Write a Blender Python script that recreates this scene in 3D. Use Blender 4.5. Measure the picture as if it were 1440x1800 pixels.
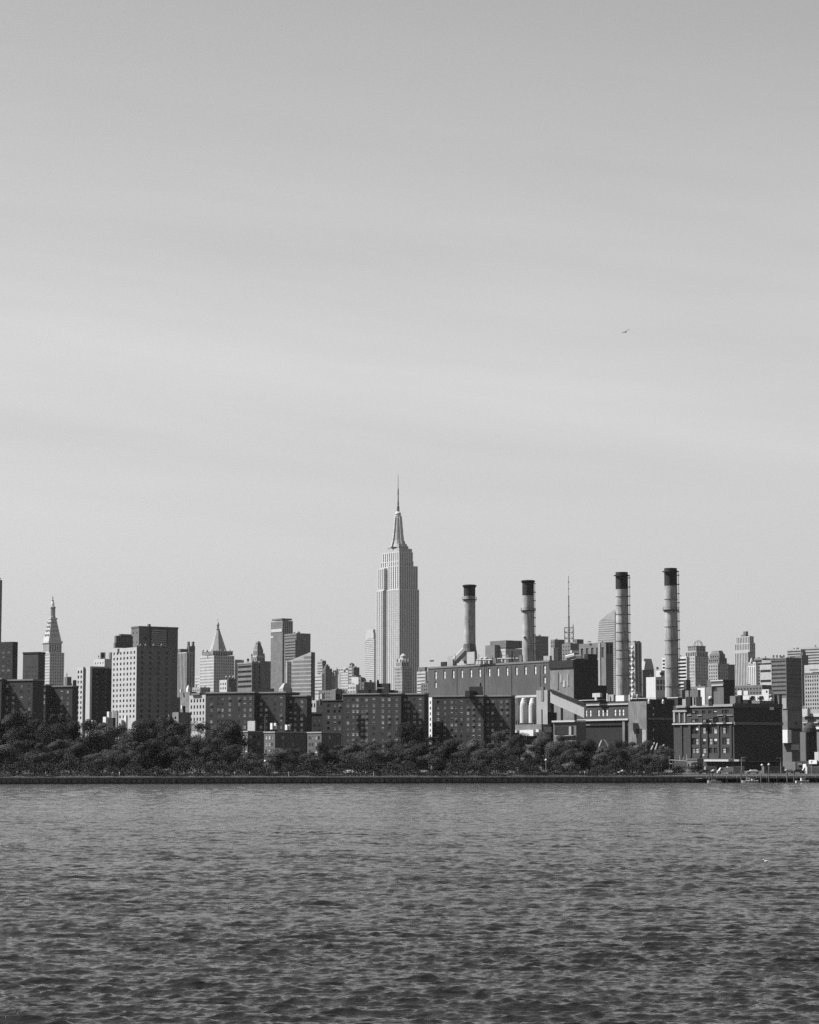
import bpy, bmesh, math, random
import numpy as np
from mathutils import Vector, Matrix

random.seed(7)
R = math.radians
scene = bpy.context.scene
for o in list(bpy.data.objects):
    bpy.data.objects.remove(o)
COL = scene.collection

# ------------------------------------------------------------------ camera
FPX, CAMH = 4100.0, 8.0                 # focal length in photo pixels, eye height above the river
PITCH = math.atan(433.0 / FPX)
cam = bpy.data.cameras.new('camera')
cam.sensor_fit = 'HORIZONTAL'
cam.sensor_width = 36.0
cam.lens = FPX / 1440.0 * 36.0
cam.clip_start = 1.0
cam.clip_end = 40000.0
camo = bpy.data.objects.new('camera', cam)
COL.objects.link(camo)
camo.location = (0, 0, CAMH)
camo.rotation_euler = (R(90) + PITCH, 0, 0)
scene.camera = camo
scene.render.resolution_x, scene.render.resolution_y = 819, 1024

# ------------------------------------------------------------------ sky, sun, exposure
SUN_AZ, SUN_EL = -84.0, 52.0            # degrees, clockwise from the view direction
SKY_STRENGTH = 0.094
world = bpy.data.worlds.new('World')
scene.world = world
world.use_nodes = True
wn, wl = world.node_tree.nodes, world.node_tree.links
wn.clear()
sky = wn.new('ShaderNodeTexSky')
sky.sky_type = 'NISHITA'
sky.sun_disc = False
sky.sun_elevation = R(SUN_EL)
sky.sun_rotation = R(SUN_AZ)
sky.altitude = 0
sky.air_density, sky.dust_density, sky.ozone_density = 1.0, 1.2, 1.0
bw = wn.new('ShaderNodeRGBToBW')
gam = wn.new('ShaderNodeMath'); gam.operation = 'POWER'
gam.inputs[1].default_value = 0.62
tc = wn.new('ShaderNodeTexCoord')
mp0 = wn.new('ShaderNodeMapping'); mp0.inputs['Rotation'].default_value = (0, R(-6), 0)
mp = wn.new('ShaderNodeMapping'); mp.inputs['Scale'].default_value = (1.7, 1.7, 17.0)
nz = wn.new('ShaderNodeTexNoise'); nz.inputs['Scale'].default_value = 1.05
nz.inputs['Detail'].default_value = 8.0; nz.inputs['Roughness'].default_value = 0.56
mul = wn.new('ShaderNodeMath'); mul.operation = 'MULTIPLY'
bg = wn.new('ShaderNodeBackground'); bg.inputs['Strength'].default_value = SKY_STRENGTH
wo = wn.new('ShaderNodeOutputWorld')
wl.new(sky.outputs[0], bw.inputs[0]); wl.new(bw.outputs[0], gam.inputs[0])
wl.new(tc.outputs['Generated'], mp0.inputs[0]); wl.new(mp0.outputs[0], mp.inputs[0]); wl.new(mp.outputs[0], nz.inputs['Vector'])
# a thin veil of cirrus, densest about ten degrees up, in long streaks all round the sky
sx = wn.new('ShaderNodeSeparateXYZ'); wl.new(tc.outputs['Generated'], sx.inputs[0])
def smooth(lo, hi):
    k = wn.new('ShaderNodeMapRange'); k.interpolation_type = 'SMOOTHSTEP'
    k.inputs['From Min'].default_value = lo; k.inputs['From Max'].default_value = hi
    wl.new(sx.outputs['Z'], k.inputs['Value']); return k
def math_(op, a, b):
    k = wn.new('ShaderNodeMath'); k.operation = op
    for i, q in enumerate((a, b)):
        if isinstance(q, (int, float)): k.inputs[i].default_value = q
        else: wl.new(q.outputs[0], k.inputs[i])
    return k
veil = math_('MULTIPLY', smooth(0.05, 0.16), math_('SUBTRACT', 1.0, smooth(0.18, 0.36)))
streak = wn.new('ShaderNodeMapRange'); streak.inputs['From Min'].default_value = 0.34; streak.inputs['From Max'].default_value = 0.66
streak.inputs['To Min'].default_value = 0.075; streak.inputs['To Max'].default_value = 0.245
wl.new(nz.outputs['Fac'], streak.inputs['Value'])
cloud = math_('ADD', 1.0, math_('MULTIPLY', veil, streak))
wl.new(gam.outputs[0], mul.inputs[0]); wl.new(cloud.outputs[0], mul.inputs[1])
wl.new(mul.outputs[0], bg.inputs['Color']); wl.new(bg.outputs[0], wo.inputs['Surface'])

sun = bpy.data.lights.new('sun', 'SUN')
sun.energy = 5.0
sun.angle = R(0.5)
sun.color = (1.0, 1.0, 1.0)
suno = bpy.data.objects.new('sun', sun)
COL.objects.link(suno)
SD = Vector((math.sin(R(SUN_AZ)) * math.cos(R(SUN_EL)), math.cos(R(SUN_AZ)) * math.cos(R(SUN_EL)), math.sin(R(SUN_EL))))
suno.rotation_euler = SD.to_track_quat('Z', 'Y').to_euler()
suno.location = (-200, 0, 600)

vs = scene.view_settings
scene.display_settings.display_device = 'sRGB'
vs.view_transform = 'Standard'
vs.look = 'None'
vs.exposure = 1.3
vs.gamma = 1.0
vs.use_curve_mapping = False
scene.cycles.max_bounces = 5
scene.cycles.diffuse_bounces = 2
scene.cycles.glossy_bounces = 3
scene.cycles.volume_bounces = 0
scene.cycles.caustics_reflective = False
scene.cycles.caustics_refractive = False
scene.cycles.use_denoising = False
scene.cycles.sample_clamp_direct = 0.8
scene.cycles.sample_clamp_indirect = 2.0

# ------------------------------------------------------------------ measuring helpers
CP, SP = math.cos(PITCH), math.sin(PITCH)
def P(px, py, Y):
    "world point at distance Y that stands where the photograph shows pixel (px, py)"
    u, v = (px - 720.0) / FPX, (900.0 - py) / FPX
    den = CP - v * SP
    return Vector((Y * u / den, Y, CAMH + Y * (SP + v * CP) / den))
def GX(px, Y, z=2.6):
    "x of the point at distance Y and height z seen at column px"
    return (px - 720.0) / FPX * (Y * CP + (z - CAMH) * SP)
def ppm(Y): return FPX * CP / Y         # photo pixels per metre near the horizon

# ------------------------------------------------------------------ materials
MATS = {}
def mat(name, a, rough=0.85, var=0.18, scale=0.12, streak=0.0, spec=0.3, metal=0.0, objvar=0.0, fine=0.1):
    if name in MATS: return MATS[name]
    m = bpy.data.materials.new(name)
    m.use_nodes = True
    nt = m.node_tree; n, l = nt.nodes, nt.links
    b = n['Principled BSDF']
    b.inputs['Roughness'].default_value = rough
    b.inputs['Metallic'].default_value = metal
    b.inputs['Specular IOR Level'].default_value = spec
    t = n.new('ShaderNodeTexCoord')
    z1 = n.new('ShaderNodeTexNoise'); z1.inputs['Scale'].default_value = scale; z1.inputs['Detail'].default_value = 4
    z1.inputs['Roughness'].default_value = 0.62
    l.new(t.outputs['Object'], z1.inputs['Vector'])
    z2 = n.new('ShaderNodeTexNoise'); z2.inputs['Scale'].default_value = 1.3; z2.inputs['Detail'].default_value = 3
    mp2 = n.new('ShaderNodeMapping'); mp2.inputs['Scale'].default_value = (1, 1, 0.12 if streak else 1.0)
    l.new(t.outputs['Object'], mp2.inputs[0]); l.new(mp2.outputs[0], z2.inputs['Vector'])
    f1 = n.new('ShaderNodeMapRange'); f1.inputs['From Min'].default_value = 0.25; f1.inputs['From Max'].default_value = 0.75
    f1.inputs['To Min'].default_value = 1 - var; f1.inputs['To Max'].default_value = 1 + var
    l.new(z1.outputs['Fac'], f1.inputs['Value'])
    f2 = n.new('ShaderNodeMapRange'); f2.inputs['From Min'].default_value = 0.25; f2.inputs['From Max'].default_value = 0.75
    s = max(streak, fine)
    f2.inputs['To Min'].default_value = 1 - s; f2.inputs['To Max'].default_value = 1 + s
    l.new(z2.outputs['Fac'], f2.inputs['Value'])
    x = n.new('ShaderNodeMath'); x.operation = 'MULTIPLY'; l.new(f1.outputs[0], x.inputs[0]); l.new(f2.outputs[0], x.inputs[1])
    y = n.new('ShaderNodeMath'); y.operation = 'MULTIPLY'; l.new(x.outputs[0], y.inputs[0]); y.inputs[1].default_value = a
    out = y.outputs[0]
    if objvar:
        oi = n.new('ShaderNodeObjectInfo')
        f3 = n.new('ShaderNodeMapRange'); f3.inputs['To Min'].default_value = 1 - objvar; f3.inputs['To Max'].default_value = 1 + objvar
        l.new(oi.outputs['Random'], f3.inputs['Value'])
        w = n.new('ShaderNodeMath'); w.operation = 'MULTIPLY'; l.new(out, w.inputs[0]); l.new(f3.outputs[0], w.inputs[1])
        out = w.outputs[0]
    l.new(out, b.inputs['Base Color'])
    MATS[name] = m
    return m

M_LIME = mat('limestone', 0.26, streak=0.1)
M_LIMEG = mat('grey_limestone', 0.2, streak=0.1)
M_PALE = mat('pale_stone', 0.3, var=0.1, streak=0.1)
M_WHITE = mat('white_brick', 0.27, var=0.08, streak=0.08)
M_CONC = mat('concrete', 0.2, streak=0.15)
M_CONCD = mat('dark_concrete', 0.1, streak=0.15)
M_STUC = mat('weathered_stucco', 0.11, var=0.3, scale=0.2, streak=0.2)
M_BRICK = mat('red_brown_brick', 0.03, var=0.16, streak=0.12)
M_BRICKM = mat('station_brick', 0.05, var=0.25, scale=0.05, streak=0.2)
M_BRICKD = mat('dark_brick', 0.02, var=0.2, streak=0.15)
M_BRICKG = mat('grey_brick', 0.1, streak=0.12)
M_MID = mat('mid_grey_cladding', 0.08, streak=0.1)
M_DARKC = mat('dark_cladding', 0.03, streak=0.1)
M_BLACK = mat('black_paint', 0.008, rough=0.6, var=0.25)
M_ROOF = mat('tar_roof', 0.05, var=0.3)
M_ROOFP = mat('pale_roof', 0.2, var=0.2)
M_COPE = mat('coping_stone', 0.18, var=0.2)
M_STEEL = mat('steel', 0.07, rough=0.5)
M_STEELD = mat('dark_steel', 0.025, rough=0.6)
M_PAINT = mat('white_paint', 0.42, var=0.06, rough=0.6)
M_STACK = mat('stack_shell', 0.215, var=0.3, scale=0.2, streak=0.35)
M_SPAN = mat('spandrel_metal', 0.13, rough=0.5)
M_SPAND = mat('dark_spandrel', 0.025, rough=0.5)
M_GLASS = mat('window_glass', 0.015, rough=0.12, var=0.3, spec=0.5)
M_GLASSG = mat('grey_curtain_glass', 0.12, rough=0.2, var=0.2, spec=0.5)
M_BLIND = mat('pale_blind', 0.32, rough=0.7, var=0.2, objvar=0.45)
M_BLINDG = mat('grey_blind', 0.2, rough=0.6, var=0.2, objvar=0.4)
M_FRAME = mat('window_frame', 0.12, rough=0.5)
M_FRAMED = mat('dark_window_frame', 0.03, rough=0.5)
M_LEAF = mat('leaves', 0.036, rough=0.8, var=0.4, scale=0.35, objvar=0.5, fine=0.25, spec=0.1)
M_LEAFD = mat('dark_leaves', 0.024, rough=0.8, var=0.4, scale=0.35, objvar=0.35, fine=0.25, spec=0.1)
M_LEAFL = mat('light_leaves', 0.056, rough=0.8, var=0.35, scale=0.35, objvar=0.35, fine=0.25, spec=0.1)
M_BARK = mat('bark', 0.03, var=0.3, scale=1.0)
M_GRASS = mat('grass_ground', 0.03, var=0.4, scale=0.3)

# ------------------------------------------------------------------ object helpers
def tag(o, label=None, cat=None, group=None, kind=None):
    if label: o['label'] = label
    if cat: o['category'] = cat
    if group: o['group'] = group
    if kind: o['kind'] = kind
    return o

def empty(name, loc, label=None, cat=None, group=None, rz=0.0):
    o = bpy.data.objects.new(name, None)
    COL.objects.link(o)
    o.location = loc
    o.rotation_euler = (0, 0, rz)
    o.empty_display_size = 1.0
    return tag(o, label, cat, group)

class Buf:
    "collects faces, builds ONE mesh object"
    def __init__(s): s.v, s.f, s.m, s.ms = [], [], [], []
    def mi(s, m):
        if m not in s.ms: s.ms.append(m)
        return s.ms.index(m)
    def face(s, pts, m):
        k = len(s.v)
        s.v.extend(tuple(p) for p in pts)
        s.f.append(tuple(range(k, k + len(pts))))
        s.m.append(s.mi(m))
    def box(s, o, a, b, c, m):
        "corner o and three edge vectors (right-handed)"
        o, a, b, c = Vector(o), Vector(a), Vector(b), Vector(c)
        k = len(s.v)
        for d in (o, o + a, o + a + b, o + b, o + c, o + a + c, o + a + b + c, o + b + c): s.v.append(tuple(d))
        i = s.mi(m)
        for q in ((0, 3, 2, 1), (4, 5, 6, 7), (0, 1, 5, 4), (1, 2, 6, 5), (2, 3, 7, 6), (3, 0, 4, 7)):
            s.f.append(tuple(k + j for j in q)); s.m.append(i)
    def cbox(s, c, sx, sy, z0, z1, m, rz=0.0):
        ca, sa = math.cos(rz), math.sin(rz)
        a, b = Vector((ca * sx, sa * sx, 0)), Vector((-sa * sy, ca * sy, 0))
        s.box(Vector((c[0], c[1], z0)) - a / 2 - b / 2, a, b, (0, 0, z1 - z0), m)
    def lathe(s, c, prof, n, m, rot=0.0, caps=True):
        "prof: list of (radius, z); c: (x, y)"
        i = s.mi(m)
        rings = []
        for r, z in prof:
            k = len(s.v)
            for j in range(n):
                t = rot + 2 * math.pi * j / n
                s.v.append((c[0] + r * math.cos(t), c[1] + r * math.sin(t), z))
            rings.append(k)
        for p, q in zip(rings, rings[1:]):
            for j in range(n):
                s.f.append((p + j, p + (j + 1) % n, q + (j + 1) % n, q + j)); s.m.append(i)
        if caps:
            s.f.append(tuple(rings[0] + j for j in reversed(range(n)))); s.m.append(i)
            s.f.append(tuple(rings[-1] + j for j in range(n))); s.m.append(i)
    def tube(s, p, q, r0, r1, m, n=6):
        p, q = Vector(p), Vector(q)
        d = (q - p).normalized()
        e = d.cross(Vector((0, 0, 1)) if abs(d.z) < 0.95 else Vector((1, 0, 0))).normalized()
        g = d.cross(e)
        k = len(s.v); i = s.mi(m)
        for c, r in ((p, r0), (q, r1)):
            for j in range(n):
                t = 2 * math.pi * j / n
                s.v.append(tuple(c + e * (r * math.cos(t)) + g * (r * math.sin(t))))
        for j in range(n):
            s.f.append((k + j, k + (j + 1) % n, k + n + (j + 1) % n, k + n + j)); s.m.append(i)
        s.f.append(tuple(k + j for j in reversed(range(n)))); s.m.append(i)
        s.f.append(tuple(k + n + j for j in range(n))); s.m.append(i)
    def mesh(s, name, origin=(0, 0, 0)):
        me = bpy.data.meshes.new(name)
        ox, oy, oz = origin
        me.from_pydata([(x - ox, y - oy, z - oz) for x, y, z in s.v], [], s.f)
        for m in s.ms: me.materials.append(m)
        me.polygons.foreach_set('material_index', s.m)
        me.update()
        return me
    def build(s, name, parent=None, origin=None, kind=None):
        if not s.f: return None
        if origin is None: origin = parent.location if parent else (0, 0, 0)
        o = bpy.data.objects.new(name, s.mesh(name, origin))
        COL.objects.link(o)
        if parent: o.parent = parent
        else: o.location = origin
        if kind: o['kind'] = kind
        return o

# ------------------------------------------------------------------ a wall face with real openings
class Face:
    def __init__(s, o, U, N, W, z0, z1):
        s.o, s.U, s.N, s.W, s.z0, s.z1 = Vector((o[0], o[1], 0)), U, N, W, z0, z1
    def pt(s, u, z, d=0.0):
        q = s.o + s.U * u + s.N * d
        return Vector((q.x, q.y, z))
    def hit(s, px, py):
        "u and z where the sight line of a photo pixel meets the plane of this face"
        d = P(px, py, 1.0) - Vector((0, 0, CAMH))
        t = (s.o.x * s.N.x + s.o.y * s.N.y) / (d.x * s.N.x + d.y * s.N.y)
        q = d * t
        return (q.x - s.o.x) * s.U.x + (q.y - s.o.y) * s.U.y, CAMH + q.z

def wall_with_openings(buf, F, cols, rows, mask, rec, m, inset=0.0):
    us = [0.0] + [c for a in cols for c in a] + [F.W]
    zs = [F.z0] + [c for a in rows for c in a] + [F.z1]
    rects = []
    def q(u0, u1, z0, z1):
        if u1 - u0 > 1e-4 and z1 - z0 > 1e-4:
            buf.face((F.pt(u0, z0), F.pt(u1, z0), F.pt(u1, z1), F.pt(u0, z1)), m)
    for j in range(len(zs) - 1):
        if j % 2 == 0 or not cols:
            q(0, F.W, zs[j], zs[j + 1]); continue
        for i in range(len(us) - 1):
            a, b, c, d = us[i], us[i + 1], zs[j], zs[j + 1]
            if i % 2 == 0: q(a, b, c, d)
            elif mask and not mask(i // 2, j // 2): q(a, b, c, d)
            else:
                for (p0, p1) in (((a, c), (b, c)), ((b, c), (b, d)), ((b, d), (a, d)), ((a, d), (a, c))):
                    buf.face((F.pt(*p0), F.pt(*p1), F.pt(p1[0], p1[1], -rec), F.pt(p0[0], p0[1], -rec)), m)
                rects.append((a, b, c, d))
    return rects

WCACHE = {}
def window_mesh(w, h, kind, frame):
    key = (round(w, 1), round(h, 1), kind, frame.name)
    if key in WCACHE: return WCACHE[key]
    w, h = key[0], key[1]
    b = Buf(); t = 0.12
    for (x, z, sx, sz) in ((-w / 2, 0, w, t), (-w / 2, h - t, w, t), (-w / 2, t, t, h - 2 * t), (w / 2 - t, t, t, h - 2 * t), (-w / 2 + t, h * 0.5, w - 2 * t, 0.08)):
        b.box((x, -0.12, z), (sx, 0, 0), (0, 0.12, 0), (0, 0, sz), frame)
    def pane(z0, z1, m, y):
        b.face(((-w / 2 + t, y, z0), (w / 2 - t, y, z0), (w / 2 - t, y, z1), (-w / 2 + t, y, z1)), m)
    if kind == 0: pane(t, h - t, M_GLASS, -0.03)
    elif kind == 1: pane(t, h * .5, M_GLASS, -0.03); pane(h * .5, h - t, M_BLIND, -0.035)
    elif kind == 2: pane(t, h - t, M_BLIND, -0.03)
    elif kind == 3: pane(t, h - t, M_BLINDG, -0.03)
    elif kind == 5:                        # blind above, air conditioner in the lower sash
        pane(t, h - t, M_BLINDG, -0.03); b.box((-w * .3, -0.4, t), (w * .6, 0, 0), (0, 0.36, 0), (0, 0, .42), M_FRAME)
    else: pane(t, h - t, M_PAINT, -0.03)
    WCACHE[key] = b.mesh('window')
    return WCACHE[key]

def put_window(F, rect, parent, rec, kind, frame, name='window'):
    a, b, c, d = rect
    o = bpy.data.objects.new(name, window_mesh(b - a, d - c, kind, frame))
    COL.objects.link(o)
    o.parent = parent
    o.location = F.pt((a + b) / 2, c, -rec + 0.01) - parent.location
    o.rotation_euler = (0, 0, math.atan2(F.U.y, F.U.x))
    o.scale = ((b - a) / round(b - a, 1), 1, (d - c) / round(d - c, 1))
    return o

ZG = 2.6                                  # level of the city's ground above the river

class Bld:
    """a building: two visible faces meeting at a corner, all in metres.
    x0, xc, x1 = photo columns of left end, corner, right end; yt = roof row; D = distance of the corner"""
    def __init__(s, name, label, cat, x0, xc, x1, yt, D, ang=-124.0, group=None, zb=ZG):
        s.D, s.ang = D, ang
        a = R(ang)
        s.nL = Vector((math.sin(a), math.cos(a), 0)); s.nR = Vector((-math.cos(a), math.sin(a), 0))
        s.tL, s.tR = -s.nR, -s.nL
        C = P(xc, yt, D)
        s.C, s.z1, s.zb = Vector((C.x, C.y, 0)), C.z, zb
        s.a, s.b = s.span(C, s.tL, x0), s.span(C, s.tR, x1)
        s.O = s.C + s.tL * (s.a / 2) + s.tR * (s.b / 2)
        s.root = empty(name, (s.O.x, s.O.y, zb), label, cat, group)
        s.bufs, s.extra = {}, []
        s.xc = xc
    def span(s, C, t, x):
        k = (x - 720.0) / FPX
        dz = C.z - CAMH
        r = (k * (C.y * CP + dz * SP) - C.x) / (t.x - k * t.y * CP)
        return max(r, 0.5)
    def buf(s, n):
        if n not in s.bufs: s.bufs[n] = Buf()
        return s.bufs[n]
    def part(s, n):
        "a new part of its own"
        b = Buf(); s.extra.append((n, b)); return b
    def z(s, py, D=None): return P(720, py, D or s.O.y).z
    def zc(s, py): return P(720, py, s.D).z
    # -- one box-shaped volume: corner C, lengths a (left) and b (right)
    def block(s, C, a, b, z0, z1, wall, L=None, Rr=None, cope=None, wallR=None, indiv=False, part='wall', roof=None, zmin=None, copeh=0.9, bf=None):
        bf = bf or s.buf(part)
        FL = Face(C + s.tL * a, -s.tL, s.nL, a, z0, z1)
        FR = Face(C, s.tR, s.nR, b, z0, z1)
        for F, sp in ((FL, L), (FR, Rr)):
            s.facade(F, sp, (wallR or wall) if F is FR else wall, bf, indiv, zmin)
        A, B, Cc, Dd = C, C + s.tR * b, C + s.tR * b + s.tL * a, C + s.tL * a
        up = Vector((0, 0, 1))
        for p, q in ((B, Cc), (Cc, Dd)):
            bf.face((p + up * z0, q + up * z0, q + up * z1, p + up * z1), wall)
        rf = s.part('roof')
        rz = z1 - 0.35
        rf.face(tuple(p + up * rz for p in (A, B, Cc, Dd)), roof or M_ROOF)
        if cope:
            cb = s.part('cornice'); e = 0.25
            for F, u0 in ((FL, -e), (FR, 0.0)):
                cb.box(F.pt(u0, z1 - copeh, e), F.U * (F.W + e - u0), -F.N * (e - 0.003), (0, 0, copeh + 0.05), cope)
        return FL, FR
    def facade(s, F, sp, wall, bf, indiv, zmin):
        if not sp:
            bf.face((F.pt(0, F.z0), F.pt(F.W, F.z0), F.pt(F.W, F.z1), F.pt(0, F.z1)), wall); return
        kind = sp[0]
        if kind == 'px':                       # explicit photo columns of windows
            _, xs, wm, floor, hm, top, nrow = sp[:7]
            kinds = sp[7] if len(sp) > 7 else (0, 0, 1, 2, 3, 3)
            cols = []
            for x in xs:
                u, _z = F.hit(x, 1240)
                w = wm / 2
                if cols and u - w < cols[-1][1] + 0.15: continue
                if u - w > 0.1 and u + w < F.W - 0.1: cols.append((u - w, u + w))
            rows = sorted((F.z1 - top - floor * k - hm, F.z1 - top - floor * k) for k in range(nrow))
            rows = [r for r in rows if r[0] > F.z0 + 0.3]
            rc = wall_with_openings(bf, F, cols, rows, None, 0.13, wall)
            s.glaze(F, rc, 0.13, kinds, indiv)
            return
        pitch, floor, wf, hf = sp[1:5]
        kinds = sp[5] if len(sp) > 5 else (0,)
        back = sp[6] if len(sp) > 6 else (M_GLASS, M_SPAN)
        rec = sp[7] if len(sp) > 7 else 0.45
        mg = min(0.6, F.W * 0.04)
        top = 1.2
        lo = max(F.z0, zmin or F.z0)
        if kind == 'ribbon': cols = [(mg, F.W - mg)]
        else:
            n = max(1, int(round((F.W - 2 * mg) / pitch)))
            p = (F.W - 2 * mg) / n
            cols = [(mg + p * (i + .5 - wf / 2), mg + p * (i + .5 + wf / 2)) for i in range(n)]
        if kind == 'strip':
            nfl = max(1, int((F.z1 - top - lo) / floor))
            zb = F.z1 - top - nfl * floor
            rc = wall_with_openings(bf, F, cols, [(zb, F.z1 - top)], None, rec, wall)
            g = s.buf('glazing')
            for (a, b, c, d) in rc:
                for k in range(nfl):
                    z0 = zb + k * floor
                    zm = z0 + floor * hf
                    g.face((F.pt(a, z0, -rec), F.pt(b, z0, -rec), F.pt(b, zm, -rec), F.pt(a, zm, -rec)), back[0])
                    g.face((F.pt(a, zm, -rec), F.pt(b, zm, -rec), F.pt(b, z0 + floor, -rec), F.pt(a, z0 + floor, -rec)), back[1])
            return
        nfl = max(1, int((F.z1 - top - lo) / floor))
        rows = [(F.z1 - top - floor * (k + 1) + floor * (1 - hf) * .5, F.z1 - top - floor * (k + 1) + floor * (1 + hf) * .5) for k in reversed(range(nfl))]
        rc = wall_with_openings(bf, F, cols, rows, None, rec, wall)
        if indiv: s.glaze(F, rc, rec, kinds, True)
        else:
            g = s.buf('glazing')
            for (a, b, c, d) in rc:
                mm = random.choice(back) if kind == 'mix' else back[0]
                g.face((F.pt(a, c, -rec), F.pt(b, c, -rec), F.pt(b, d, -rec), F.pt(a, d, -rec)), mm)
    def glaze(s, F, rc, rec, kinds, indiv, frame=None):
        for r in rc:
            k = random.choice(kinds)
            put_window(F, r, s.root, rec, k, frame or (M_FRAMED if k in (0, 3) else M_FRAME))
    # -- main volume
    def main(s, wall, L=None, Rr=None, **kw):
        s.FL, s.FR = s.block(s.C, s.a, s.b, s.zb, s.z1, wall, L, Rr, **kw)
        return s
    # -- a further volume given by its own photo columns; centred on the same depth (or an offset depth)
    def geo(s, x0, xc, x1, dy=0.0, py=1250):
        D = s.O.y + dy
        O = P((x0 + x1) / 2, py, D)
        k = ppm(D) if False else FPX / (D * CP + (O.z - CAMH) * SP)
        half, c = (x1 - x0) / 2, xc - (x0 + x1) / 2
        ah = (half + c) / 2 / (k * abs(s.tL.x)); bh = (half - c) / 2 / (k * abs(s.tR.x))
        ah, bh = max(ah, 0.3), max(bh, 0.3)
        return Vector((O.x, O.y, 0)), ah, bh, D
    def tier(s, x0, xc, x1, yt, yb, wall, L=None, Rr=None, dy=0.0, **kw):
        O, ah, bh, D = s.geo(x0, xc, x1, dy, yt)
        z1 = P(720, yt, D).z
        z0 = P(720, yb, D).z if yb is not None else s.zb
        C = O - s.tL * ah - s.tR * bh
        kw['bf'] = s.part(kw.pop('part', 'setback'))
        return s.block(C, 2 * ah, 2 * bh, z0, z1, wall, L, Rr, **kw)
    def pyramid(s, x0, xc, x1, yb, yt, m, top=0.0, part='roof_pyramid', dy=0.0, bands=None):
        O, ah, bh, D = s.geo(x0, xc, x1, dy, yb)
        z0, z1 = P(720, yb, D).z, P(720, yt, D).z
        b = s.part(part); up = Vector((0, 0, 1))
        lo = [O + s.tL * (ah * i) + s.tR * (bh * j) + up * z0 for i, j in ((-1, -1), (-1, 1), (1, 1), (1, -1))]
        hi = [O + s.tL * (ah * i * top) + s.tR * (bh * j * top) + up * z1 for i, j in ((-1, -1), (-1, 1), (1, 1), (1, -1))]
        for i in range(4):
            j = (i + 1) % 4
            if top > 0: b.face((lo[i], lo[j], hi[j], hi[i]), m)
            else: b.face((lo[i], lo[j], hi[0]), m)
        if top > 0: b.face(hi, m)
    def lathe(s, px, prof, m, part, n=12, dy=0.0, rot=0.2):
        "prof: (half width in photo px, photo row)"
        D = s.O.y + dy
        O = P(px, prof[0][1], D); k = FPX / (D * CP + (O.z - CAMH) * SP)
        s.part(part).lathe((O.x, O.y), [(max(r / k, 0.05), P(720, y, D).z) for r, y in prof], n, m, rot)
    # -- trim on a face, measured from photo pixels
    def trim(s, F, x0, x1, y0, y1, m, out=0.3, part='trim'):
        u0, za = F.hit(x0, y1); u1, zb = F.hit(x1, y0)
        if u1 < u0: u0, u1 = u1, u0
        za, zb = min(za, zb), max(za, zb)
        u0, u1 = max(u0, -0.3), min(u1, F.W + 0.3)
        s.part(part).box(F.pt(u0, za, out), F.U * (u1 - u0), -F.N * (out - 0.004), (0, 0, zb - za), m)
    def tank(s, px, yb, yt, r_px, dy=0.0, m=None, part='water_tank'):
        D = s.O.y + dy
        o = P(px, yb, D); k = ppm(D); r = r_px / k
        z0, z1 = P(720, yb, D).z, P(720, yt, D).z
        h = z1 - z0; b = s.part(part)
        for i in range(4):
            t = i * math.pi / 2 + .4
            b.tube((o.x + r * .8 * math.cos(t), o.y + r * .8 * math.sin(t), z0 - 1.5), (o.x + r * .8 * math.cos(t), o.y + r * .8 * math.sin(t), z0 + h * .35), .12, .12, M_STEELD, 4)
        b.lathe((o.x, o.y), [(r, z0 + h * .33), (r, z0 + h * .8), (r * 1.06, z0 + h * .8), (0.05, z1)], 12, m or M_DARKC)
    def done(s):
        for n, b in s.bufs.items():
            k = 'stuff' if n in ('glazing',) else None
            b.build(n, s.root, kind=k)
        for n, b in s.extra: b.build(n, s.root)
        return s.root
# ================================================================== THE SETTING
def shore(x):                             # distance of the river wall's face
    return 762.0 + 0.2 * x

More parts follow.
